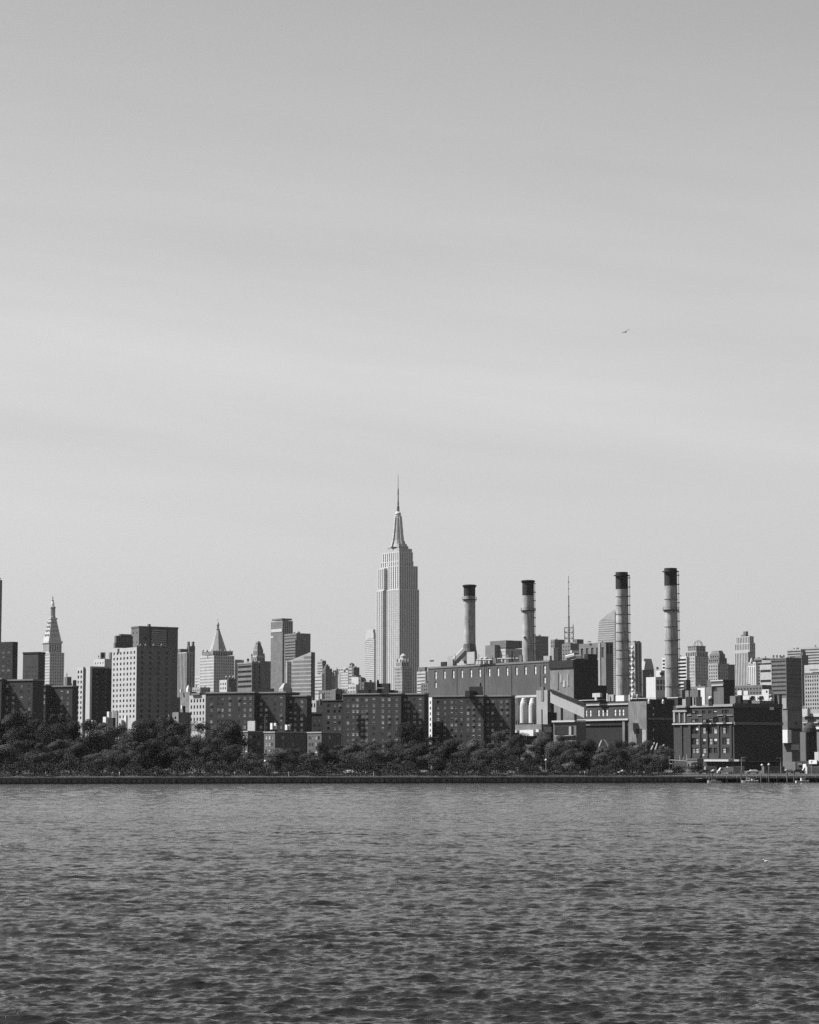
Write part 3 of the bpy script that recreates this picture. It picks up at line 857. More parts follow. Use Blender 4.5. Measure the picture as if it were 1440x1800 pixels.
b = far('office_block', 'broad dark block with a row of tall blind arches near its roof', 'building', 1018, 1065, 1078, 1129, 1700, M_BRICKG, ('punch', 6.4, 12, .45, .62, (0,), (M_DARKC, M_SPAN), .5), ST(3, 3.6, .5, .6, M_DARKC, M_SPAND), low=1150)
b.trim(b.FL, 1053, 1056, 1130, 1205, M_LIMEG, .6, 'rib'); b.done()

def build_mast():
    D = 4900
    o = P(1000.5, 1140, D); k = ppm(D); z = lambda y: P(720, y, D).z
    root = empty('lattice_mast', (o.x, o.y, ZG), 'tall thin red-and-white style lattice mast rising behind the power station'.replace('red-and-white style ', ''), 'antenna mast')
    s = Buf(); m = mat('mast_lattice', .08)
    # the tower block below the mast
    base = Buf(); base.cbox((o.x, o.y), 34, 34, ZG, z(1131), M_MID, .6); base.build('tower_block', root)
    w = 7.5 / k
    for y0, y1 in ((1132, 1122), (1122, 1112), (1112, 1103)):
        for i in (-1, 1):
            for j in (-1, 1):
                s.tube((o.x + i * w, o.y + j * w, z(y0)), (o.x + i * w, o.y + j * w, z(y1)), .55, .55, m, 4)
            s.tube((o.x - i * w, o.y - w, z(y0)), (o.x + i * w, o.y - w, z(y1)), .35, .35, m, 4)
            s.tube((o.x + i * w, o.y - w, z(y0)), (o.x + i * w, o.y + w, z(y1)), .35, .35, m, 4)
        for sgn in (-1, 1): s.tube((o.x - w, o.y + sgn * w, z(y1)), (o.x + w, o.y + sgn * w, z(y1)), .4, .4, m, 4)
    s.tube((o.x + w, o.y, z(1103)), (o.x + w, o.y, z(1098)), .9, .9, m, 6)
    s.build('lattice_base', root)
    p = Buf()
    p.lathe((o.x, o.y), [(1.5 / k, z(1132)), (1.3 / k, z(1086)), (1.0 / k, z(1085)), (.9 / k, z(1047)), (.45 / k, z(1046)), (.4 / k, z(1012))], 6, m)
    for y, r in ((1085, 1.9), (1066, 1.5), (1036, 1.1), (1024, 1.4)): p.lathe((o.x, o.y), [(r / k, z(y)), (r / k, z(y - 1.6))], 6, m)
    p.build('pole', root)
build_mast()

def build_crystal():
    "glass tower with slanting, tapering facets behind the third chimney"
    D = 5000
    root = None
    k = ppm(D); zz = lambda y: P(720, y, D).z
    O = P(1082, 1150, D)
    root = empty('crystal_tower', (O.x, O.y, ZG), 'very hazy tapering glass tower with a slanted top behind the third chimney', 'skyscraper')
    X = lambda px: P(px, 1150, D).x
    gm = mat('far_glass', .22, rough=.3, var=.08); gl = mat('far_glass_line', .12, rough=.4); gd = mat('far_glass_shaded', .15, rough=.3)  # east facets get a darker glass copy, their shade put into the colour
    b = Buf(); ln = Buf()
    def row(y):        # left, ridge, right columns of the silhouette
        t = (1230 - y) / 160.0
        return 1053 + 5.0 * max(0, t - .55) / .45, 1084.0, 1115 - 10.5 * max(0, t) ** 1.2
    ys = [1240, 1200, 1170, 1150, 1130, 1110, 1096, 1091]
    rows = [row(y) for y in ys]
    for (a, c), (ya, yb) in zip(zip(rows, rows[1:]), zip(ys, ys[1:])):
        q = lambda px, y, dep: Vector((X(px), D + dep, zz(y)))
        b.face((q(a[0], ya, 42), q(a[1], ya, 0), q(c[1], yb, 0), q(c[0], yb, 42)), gm)
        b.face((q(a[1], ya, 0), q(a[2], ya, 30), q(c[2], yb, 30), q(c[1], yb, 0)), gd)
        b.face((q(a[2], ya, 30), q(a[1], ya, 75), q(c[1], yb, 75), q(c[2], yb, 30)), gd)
        b.face((q(a[1], ya, 75), q(a[0], ya, 42), q(c[0], yb, 42), q(c[1], yb, 75)), gm)
    # slanted crown: rises from the west edge to the ridge
    q = lambda px, y, dep: Vector((X(px), D + dep, zz(y)))
    a = rows[-1]
    b.face((q(a[0], 1091, 42), q(a[1], 1091, 0), q(1084, 1070, 0), q(1071, 1078, 18), q(1062, 1086, 32)), gm)
    b.face((q(a[1], 1091, 0), q(a[2], 1091, 30), q(1096, 1080, 20), q(1084, 1070, 0)), gd)
    b.face((q(1084, 1070, 0), q(1096, 1080, 20), q(a[2], 1091, 30), q(a[1], 1091, 75), q(a[0], 1091, 42), q(1062, 1086, 32), q(1071, 1078, 18)), gm)
    b.build('glass_shell', root)
    for i in range(34):
        y = 1093 + i * 3.9
        r = row(y)
        p0, p1 = q(r[0], y, 42), q(r[1], y, 0)
        d = p1 - p0; n = Vector((d.y, -d.x, 0)).normalized()
        ln.box(p0 + n * .35 + Vector((0, 0, -.8)), d, -n * .3, (0, 0, 1.6), gl)
    ln.build('floor_band', root, kind='stuff')
    rb = Buf(); p0, p1 = q(1082.5, 1235, -1), q(1082.5, 1076, -1)
    rb.box((p0.x - 1.0, D - 2.0, p0.z), (2.2, 0, 0), (0, 3, 0), (0, 0, p1.z - p0.z), M_MID); rb.build('ridge_rib', root)
build_crystal()

# ---- right of the third chimney
b = far('balcony_tower', 'narrow tower with pale zigzag balconies beside the third chimney', 'tower', 1098, 1116, 1128, 1129, 1800, M_LIMEG, None, ST(3.2, 3.4, .4, .5, M_MID, M_MID), low=1224)
for i in range(24):
    z = b.z1 - 4 - i * 3.3; o = .6 + 1.3 * ((i * 7) % 5) / 4
    for u in (.30, .66): b.part('balcony').box(b.FL.pt(b.FL.W * u, z, o), b.FL.U * b.FL.W * .22, -b.FL.N * (o - .004), (0, 0, 1.3), M_PAINT)
b.tier(1117, 1120, 1126, 1127, 1131, M_MID); b.done()
b = far('building', 'grey block with a low sloping pyramid roof between the two tallest chimneys', 'building', 1122, 1130, 1150, 1178, 2100, M_BRICKG, PU(), PU(3.6, 3.6, .3, .4), low=1224)
b.pyramid(1122, 1131, 1151, 1178, 1163, M_LIMEG, .45); b.done()
b = far('building', 'pale block with a slanting top far behind the white-fronted house', 'building', 1126, 1130, 1149, 1170, 3300, M_LIMEG, RB(), None, low=1180)
b.pyramid(1126, 1130, 1149, 1170, 1158, M_LIMEG, .72); b.tank(1146, 1178, 1172, 2.2, dy=-900); b.tank(1156, 1178, 1172, 2.2, dy=-900); b.done()
b = far('white_house', 'bright white windowless front with a dark gridded side by the fourth chimney', 'building', 1136, 1152.5, 1172, 1190, 1420, mat('whitewashed_wall', .36, var=.08), None, ('punch', 2.6, 3.6, .7, .7, (0,), (M_GLASS, M_SPAN), .4), low=1222)
b.tier(1153.5, 1161, 1174, 1179, 1190, mat('whitewashed_wall', .36, var=.08)); b.trim(b.FR, 1160, 1167, 1182, 1187, M_MID, .3, 'vent'); b.done()
b = far('balcony_tower', 'tower striped by white balconies half hidden by the fourth chimney', 'tower', 1164, 1207, 1212, 1154, 2000, mat('whitewashed_wall', .36, var=.08), ('ribbon', 0, 3.0, 1, .55, (0,), (M_DARKC, M_SPAN), 1.2), None, low=1215); b.done()
b = far('crowned_tower', 'stepped stone tower topped by an open wire crown', 'tower', 1204, 1222, 1246, 1153, 2600, M_LIME, MX(3.4, 3.6, .45, .55, (M_GLASS, M_BLINDG)), PU(3.6, 3.6, .3, .4), low=1225)
b.tier(1205.5, 1222, 1244, 1146, 1154, M_LIMEG, ST(3, 4), ST(4, 4, .3), cope=M_LIME); b.tier(1209.5, 1222, 1240, 1136, 1147, M_LIMEG, ST(3, 4), ST(4, 4, .4), cope=M_MID)
cb = b.buf('wire_crown')
O, ah, bh, D = b.geo(1219, 1226, 1236, 0, 1136); k = ppm(D)
for i in range(8):
    t = i * math.pi / 4
    p0 = Vector((O.x + 8.5 / k * math.cos(t), O.y + 8.5 / k * math.sin(t), P(720, 1136, D).z))
    p1 = Vector((O.x + 6.5 / k * math.cos(t), O.y + 6.5 / k * math.sin(t), P(720, 1129, D).z)); p2 = Vector((O.x, O.y, P(720, 1124.5, D).z))
    cb.tube(p0, p1, .3, .3, M_LIMEG, 4); cb.tube(p1, p2, .3, .3, M_LIMEG, 4)
b.done()
b = far('stepped_tower', 'dark stepped tower with a flat sloping roof beyond the brick warehouse', 'tower', 1245, 1262, 1280, 1166, 2500, M_LIMEG, PU(3.4, 3.6, .45, .5), PU(3.4, 3.6, .4, .4), low=1225)
b.tier(1246, 1262, 1277, 1157, 1167, M_BRICKG, PU(), PU()); b.tier(1248.5, 1263, 1274, 1150, 1158, M_BRICKG, PU(), None); b.pyramid(1250, 1263, 1272, 1150, 1144, M_BRICKG, .75)
b.done()
b = far('building', 'flat-topped dark block tucked behind the stepped tower', 'building', 1270, 1276, 1292, 1168, 2700, M_MID, RB(), RB(4, .25), low=1215, cope=M_BRICKG); b.done()
b = far('stepped_tower', 'tall pale stepped tower with a dark cross-shaped crown', 'tower', 1291.5, 1315, 1328, 1146, 3000, M_LIME, ST(3.2, 3.7, .42, .6), PU(3.4, 3.7, .4, .45), low=1225)
b.tier(1293, 1315, 1326, 1131, 1147, M_LIME, ST(3.2, 3.7, .42, .6), PU(3.4, 3.7, .4, .45)); b.tier(1295.5, 1315, 1323.5, 1119, 1132, M_LIME, ST(3.2, 3.7, .42, .6), PU(3.4, 3.7, .4, .45))
b.tier(1303.5, 1310, 1315.5, 1116, 1119.5, M_MID); b.tier(1307, 1311, 1315, 1110, 1116.5, M_MID); b.done()
b = far('white_tower', 'small bright white tower with a pinnacled top', 'tower', 1314, 1329, 1334, 1170, 2400, mat('whitewashed_wall', .36, var=.08), ST(3, 3.5, .35, .6, M_GLASSG), None, low=1225)
b.tier(1317, 1327, 1331, 1164, 1171, mat('whitewashed_wall', .36, var=.08), ST(3, 4, .4, .7)); b.lathe(1321.5, [(3, 1164), (2.4, 1160), (.3, 1156)], M_PALE, 'pinnacle', 8); b.lathe(1330.5, [(1.4, 1172), (1.2, 1167), (.2, 1164)], M_PALE, 'pinnacle', 8); b.done()
b = far('building', 'grey slab with a dark side next to the small bright tower', 'building', 1326, 1341, 1357, 1157, 2600, M_BRICKG, RB(), RB(4, .3), low=1225)
b.done()
b = far('building', 'pale block with dark stripes in front of the grey slab', 'building', 1336, 1356, 1359, 1168, 2100, M_LIME, RB(9, .25), None, low=1225)
b.trim(b.FL, 1340, 1356, 1160, 1166, M_LIMEG, .5); b.done()
b = far('office_block', 'large dark office block with fine rows of windows, near the east border', 'office block', 1356, 1382, 1409, 1156, 1800, M_MID, RB(3.2, .45), RB(3.4, .3, M_MID), low=1232, cope=M_BRICKG)
for x in (1360, 1366, 1372, 1378): b.tank(x, 1156, 1151, 1.6, m=M_MID)
b.done()
b = far('building', 'hazy grey building stepping up behind the dark office block', 'building', 1384, 1408, 1416, 1141, 3200, M_LIMEG, RB(), RB(), low=1165); b.done()
b = far('building', 'dark slab with one bright edge behind the dark office block', 'building', 1398, 1409.5, 1421, 1152, 2300, M_BRICKG, PU(3, 3.5, .1, .2), RB(4, .25), low=1240); b.tier(1409, 1411, 1417, 1147, 1153, M_MID); b.done()
b = far('building', 'broad hazy flat-topped building cut by the east border', 'building', 1410, 1445, 1475, 1137, 3300, M_LIMEG, RB(4, .4), RB(), low=1190); b.done()
b = far('building', 'pale gridded building with a dark ledge at the east border', 'building', 1414, 1440, 1460, 1183, 1900, M_LIMEG, PU(2.8, 3.2, .5, .55), PU(), low=1255, cope=M_MID)
b.tier(1416, 1440, 1458, 1169, 1183, M_LIME); b.trim(b.FL, 1424, 1438, 1176, 1179, M_MID, .5); b.done()
# ================================================================== THE NEAR CITY BEHIND THE PARK
# ---- tall brick housing blocks (cross-shaped plans: wings that step back)
HANG = -155.0
HG = 'tall brick housing blocks behind the trees'
WK = (0, 0, 2, 2, 3, 3, 1, 5)                    # what one sees in the windows

def wing(b, x0, x1, yt, back, xs, nrow, side=14.0, top=2.2, skip=None):
    "one wing of a housing block: front from column x0 to x1, 'back' metres behind the plane of the main front"
    C0 = b.C - b.nL * back
    # corner of this wing = where the sight line of x1 meets the wing's own front plane
    F0 = Face(C0, -b.tL, b.nL, 1, 0, 1)
    u1, _ = F0.hit(x1, 1240); u0, _ = F0.hit(x0, 1240)
    C = F0.o + F0.U * u1
    a = u1 - u0
    z1 = P(720, yt, C.y).z
    return b.block(C, a, side, b.zb, z1, M_BRICK, ('px', xs, 1.45, 2.68, 1.5, top, nrow, WK), None, cope=M_COPE, indiv=True, copeh=.55)

def roof_box(b, x0, xc, x1, yt, yb, m=None, part='roof_bulkhead', dy=0.0):
    O, ah, bh, D = b.geo(x0, xc, x1, dy, yt)
    z0, z1 = P(720, yb, D).z - 1.0, P(720, yt, D).z
    q = b.part(part)
    C = O - b.tL * ah - b.tR * bh
    q.box(C + Vector((0, 0, z0)), b.tR * 2 * bh, b.tL * 2 * ah, (0, 0, z1 - z0), m or M_BRICKD)
    return q

# first block from the west
b = Bld('housing_block', 'tall brick block at the west border with an upper floor shadow slanting across it', 'apartment block', -70, 57, 72, 1194, 1060, HANG, HG)
wing(b, -70, 2, 1192, 0, (-20, -8), 10, side=10)
wing(b, 3, 57, 1194, 3.4, (12, 23, 37, 51), 9, side=9)
b.done()
b = Bld('housing_block', 'shorter brick block ending at the light-striped slab, shadow falling down its middle', 'apartment block', 74, 127, 137, 1205, 1100, HANG, HG)
wing(b, 73.5, 80, 1203, -2.0, (76.7,), 9, side=6)
wing(b, 80, 127, 1205, 2.2, (89, 108, 118.5), 9, side=5)
b.done()
# the middle three
b = Bld('housing_block', 'long brick block with three stepped wings, between the white-windowed house and a low brick pair', 'apartment block', 362, 447, 450, 1216, 1090, HANG, HG)
wing(b, 362, 447, 1216, 0, (371.5, 384, 391, 403.5, 420, 430, 440), 10)
wing(b, 447.5, 502, 1216, 3.6, (459, 468, 483.5, 494), 10)
wing(b, 502.5, 539.5, 1222, 7.4, (511, 519, 530.5), 8, side=5)
roof_box(b, 460, 480, 482, 1210.5, 1216, M_BLACK)
b.done()
b = Bld('housing_block', 'tall brick block below the tallest skyscraper with a black bulkhead and chimney on its roof', 'apartment block', 566, 705, 709, 1218, 1085, HANG, HG)
wing(b, 566.5, 602.5, 1229, 1.5, (577.5, 588.5, 597), 11)
wing(b, 603, 705, 1218, 0, (611.5, 621, 628, 637, 644, 657, 673, 684, 697), 13, side=22)
wing(b, 705.5, 746, 1218.5, 3.8, (712, 718, 729, 738.5), 13, side=5)
roof_box(b, 662, 684, 687, 1201.5, 1216)
roof_box(b, 629, 648, 652, 1213, 1217, M_BLACK)
roof_box(b, 684, 692, 694, 1213, 1217, M_BLACK)
b.trim(b.FL if hasattr(b, 'FL') else Face(b.C + b.tL * b.a, -b.tL, b.nL, b.a, b.zb, b.z1 + 10), 662, 677, 1208.5, 1210.5, M_COPE, 1.0, 'ledge')
b.lathe(664, [(2.2, 1217), (2.0, 1198), (1.2, 1195)], M_BLACK, 'roof_chimney', 8)
b.lathe(659.5, [(.5, 1219), (.5, 1199)], M_STEEL, 'flagpole', 6)
roof_box(b, 582, 590, 591, 1213, 1227, M_COPE); roof_box(b, 591, 600, 601, 1211, 1227, M_BLACK)
b.done()
b = Bld('housing_block', 'wide brick block in front of the power station with a dark stepped bulkhead on top', 'apartment block', 760, 850, 853, 1222, 1095, HANG, HG)
wing(b, 760, 850, 1222, 0, (770, 782, 794, 801, 811, 822.5, 832, 842.5), 10)
wing(b, 850.5, 898.5, 1222, 3.8, (857.5, 866, 881, 891), 10, side=5)
roof_box(b, 825, 847, 848.5, 1207, 1222); roof_box(b, 817, 825, 850, 1215, 1222)
b.lathe(845, [(1.6, 1208), (1.5, 1201), (.6, 1200)], M_BLACK, 'roof_chimney', 8)
b.lathe(843, [(.7, 1208), (.6, 1195)], M_CONC, 'roof_vent', 6)
b.done()

# ---- low brick houses with sunlit gable walls
M_LOWB = mat('ruddy_brick', .062, var=.14, streak=.1)
LG = 'low brick houses by the park'
def low_house(label, parts, D, boxes):
    x0, xc, x1, yt, cl, cr, nr = parts[0]
    b = Bld('low_brick_house', label, 'apartment house', x0, xc, x1, yt, D, -124, LG)
    for i, (x0, xc, x1, yt, cl, cr, nr) in enumerate(parts):
        q = b if i == 0 else None
        if i == 0: C, a, bb, z1 = b.C, b.a, b.b, b.z1
        else:
            O, ah, bh, _ = b.geo(x0, xc, x1, -4.0 * i, yt); C, a, bb, z1 = O - b.tL * ah - b.tR * bh, 2 * ah, 2 * bh, P(720, yt, O.y).z
        b.block(C, a, bb, b.zb, z1, M_LOWB, ('px', cl, 1.5, 2.75, 1.4, 1.7, nr, (0, 2, 2, 3)), ('px', cr, 1.5, 2.75, 1.4, 1.7, nr, (0, 0, 3)), cope=M_COPE, indiv=True, copeh=.45)
    for x0, xc, x1, y0, y1, m in boxes: roof_box(b, x0, xc, x1, y0, y1, m, 'roof_box')
    return b
b = low_house('low dark brick house under the long stepped block, pale box on its roof', [(424, 436, 466, 1285, (428, 433), (441, 448, 456, 462), 4)], 960, [(435, 449, 450.5, 1267.5, 1284, mat('pale_box', .24, var=.1))])
b.lathe(466, [(.8, 1290), (.8, 1259)], M_STEEL, 'vent_pipe', 6); b.done()
b = low_house('low brick house with a bright narrow end wall, white vents along its roof', [(464.5, 483.5, 537, 1286, (468.5, 474, 479), (489, 498, 507, 516, 527), 5)], 945, [(475, 479, 481, 1271, 1278, M_PAINT), (482, 485.5, 487, 1271, 1278, M_PAINT), (501, 505, 507, 1274, 1279, M_PAINT), (506, 509, 510.5, 1274, 1279, M_PAINT)])
b.done()
b = low_house('low brick house whose bright end wall faces the gap below the wedge tower', [(540.5, 565.5, 600, 1286.5, (545, 550, 556, 561), (572, 580, 590), 5)], 955, [])
b.done()
b = Bld('link_block', 'dark flat-roofed link between two tall brick blocks', 'building', 541, 566, 573, 1252, 1120, HANG)
b.main(M_BRICKD, ('px', (546, 553, 561), 1.2, 2.7, 1.3, 3, 6, (0, 3)), None, indiv=True, cope=M_BRICKD); b.done()
b = Bld('white_house', 'small pale house with tall windows in the gap above the dark link', 'house', 541, 556, 570, 1231, 1400)
b.main(M_LIMEG, ('punch', 3.0, 3.6, .5, .7, (0, 3)), None, indiv=False, zmin=b.zc(1254)); b.tier(543, 546, 550, 1226, 1232, M_PAINT); b.tier(561, 563, 567, 1229, 1240, M_DARKC, dy=-10)
b.tier(563, 566, 571, 1219.5, 1229, M_LIME, dy=-20); b.done()
b = Bld('light_tower', 'narrow white building seen edge-on in the slit between two brick blocks', 'building', 749, 759.5, 764, 1226, 1180)
b.main(mat('bright_render', .4, var=.08), ('mix', 3.2, 2.8, .45, .55, (0,), (M_GLASS, M_BLIND, M_BLIND), .5), None, zmin=b.zc(1302)); b.done()

# ---- towers between the west blocks and the slab houses
b = Bld('housing_tower', 'black brick tower at the west border with two columns of pale windows', 'apartment tower', -25, 22.5, 31.5, 1128, 1450, -150)
b.main(M_BRICKD, ('px', (4, 13.5, 24), 2.6, 2.8, 1.3, 3, 18, (3, 3, 0)), None, zmin=b.zc(1200), indiv=True); b.done()
b = Bld('housing_tower', 'plain dark tower standing before the cupola tower', 'apartment tower', 40.5, 67.5, 79.5, 1146, 1500, -152)
b.main(mat('dull_brick', .045, streak=.12), ('px', (45, 50, 56, 62), 1.0, 2.9, 1.2, 9, 14, (0,)), None, zmin=b.zc(1210), indiv=True, cope=M_BRICKD); b.done()
b = Bld('slab_house', 'dark slab whose pale end has a black slot down its middle', 'apartment slab', 135, 158.5, 197, 1171.5, 1250)
MW = M_WHITE
C, a, bb = b.C, b.a, b.b
f1, f2 = .31, .21
b.block(C, a * f1, 1.2, b.zb, b.z1, MW, None, None)
b.block(C + b.tL * a * f1 + b.tR * 3.0, a * f2, 1, b.zb, b.z1 - .5, M_DARKC, ST(1.6, 2.8, .6, .6, M_GLASS, M_SPAND, .2), None)
b.block(C + b.tL * a * (f1 + f2), a * (1 - f1 - f2), 4, b.zb, b.z1, MW, ('punch', 3.4, 2.75, .5, .55, (0, 3)), None, zmin=b.zc(1275), indiv=True)
b.block(C + b.tR * 1.2, a, bb - 1.2, b.zb, b.z1 + .05, M_BRICKD, None, ('punch', 4.6, 2.75, .3, .4, (0,)), zmin=b.zc(1275), cope=M_CONC)
b.done()
b = Bld('house', 'pale rooftop house with dark round openings behind the slotted slab', 'building', 165, 184, 199, 1158, 1700)
b.main(M_PALE, PU(4, 3.5, .3, .4), None, zmin=b.zc(1175)); b.tier(170, 178, 186, 1147, 1158, M_LIME, PU(4, 3.5, .3, .4)); b.tier(176.5, 179, 183, 1148, 1156, M_BLACK, dy=-16, part='duct'); b.tier(191, 195, 198, 1147, 1159, M_BRICKG, dy=-16, part='duct'); b.done()
b = Bld('white_apartment_block', 'white apartment tower with a grid of small dark windows beside its dark side', 'apartment tower', 197, 240.5, 302, 1137.5, 1190)
b.main(M_WHITE, ('punch', 3.7, 2.72, .42, .5, (0, 0, 0, 3)), ('punch', 5.4, 2.72, .3, .5, (0,)), zmin=b.zc(1268), indiv=True, wallR=mat('shaded_side_brick', .11, streak=.12))  # side wall brick darkened to deepen the shade on it
b.tier(202, 206, 233, 1118, 1139, M_MID, dy=8); b.tier(209, 213, 231, 1115, 1119, M_MID, dy=8); b.tier(199.5, 203, 205, 1130, 1139, M_MID)
for x in (242, 247, 256, 270, 284): b.tank(x, 1137.5, 1132, 1.4, m=M_LIMEG)
b.done()
b = Bld('dark_slab', 'big dark slab tower with a patch of pale balconies, behind the white apartment tower', 'apartment tower', 231, 244.5, 313, 1100.5, 1480)
b.main(mat('charcoal_brick', .085, streak=.1), ('punch', 6, 6, .15, .2, (0,)), None, zmin=b.zc(1140), cope=M_MID)
for i in range(8): b.trim(b.FR, 265.5, 292, 1108 + i * 3.7, 1109.5 + i * 3.7, M_LIMEG, .8, 'balcony')
b.trim(b.FR, 263, 265, 1100, 1200, M_DARKC, .4, 'rib'); b.trim(b.FR, 292.5, 294, 1100, 1240, M_DARKC, .4, 'rib'); b.trim(b.FR, 255, 258, 1120, 1124, M_DARKC, .3, 'vent')
b.tier(259, 262, 265, 1097, 1101, M_MID); b.done()
b = Bld('white_house', 'white house with five rows of tall windows west of the long stepped block', 'apartment house', 333, 361.5, 366, 1221.5, 1150)
b.main(mat('cream_brick', .25, var=.08), ('punch', 3.3, 3.05, .45, .55, (0, 0, 3)), None, zmin=b.zc(1276), indiv=True); b.tier(335, 352, 358, 1218.5, 1222, M_MID); b.done()
b = Bld('grey_house', 'plain grey gable house with a white roof peak next to the five-row white house', 'house', 317, 334, 346, 1216, 1280)
b.main(M_STUC, None, None); b.tier(327, 331, 335, 1210, 1217, M_PAINT); b.pyramid(327.5, 331, 335, 1210, 1204, M_PAINT, .1); b.tier(316, 318, 320, 1212, 1217, M_PAINT); b.done()
b = Bld('grey_house', 'low grey house half sunk behind the trees below the gable house', 'house', 303, 314, 336, 1252, 1130)
b.main(M_STUC, ('punch', 4, 3, .3, .4, (0,)), None, indiv=True, zmin=b.zc(1275)); b.tier(321, 323, 326, 1241, 1253, M_BLACK); b.tier(318, 320, 322, 1240, 1246, M_PAINT); b.tier(296, 297.5, 299, 1256, None, M_STUC); b.done()
b = Bld('roof_plant', 'cluster of pale roof huts and ducts just above the tree tops by the white tower', 'rooftop plant', 181, 186, 190, 1260, 1100)
b.main(M_PAINT); b.tier(188, 192, 197, 1251, None, M_PAINT); b.tier(197, 207, 209, 1250, None, M_STUC, dy=6); b.tier(218, 222, 225, 1258, None, M_PAINT); b.tier(190, 200, 204, 1262, None, M_BLACK, dy=-6)
b.tier(160, 163, 168, 1266, None, M_PAINT); b.tier(209, 214, 219, 1266, None, M_PALE); b.done()
b = Bld('house', 'low pale house with dark tanks, in the dip between cupola tower and slotted slab', 'house', 117, 128, 137, 1196, 1700)
b.main(M_LIME, PU(), None); b.tier(113, 119, 126, 1190, None, M_MID, dy=-8); b.lathe(117.5, [(.8, 1190), (.7, 1183)], M_MID, 'roof_pipe', 6); b.tier(129, 131, 134, 1195.5, 1206, M_BLACK, dy=-9); b.done()
b = Bld('white_house', 'small white stepped house before the dark side of the pyramid tower', 'house', 386, 399, 402, 1195, 1600)
b.main(M_PALE, PU(3, 3, .45, .5), None, zmin=b.zc(1220)); b.tier(398, 404, 406, 1208, None, M_PALE, PU(3, 3, .45, .5)); b.tier(399, 402, 415, 1193, None, M_MID, dy=25)
for x in (398, 404, 410): b.tank(x, 1193, 1188, 1.6, m=M_PALE)
b.done()

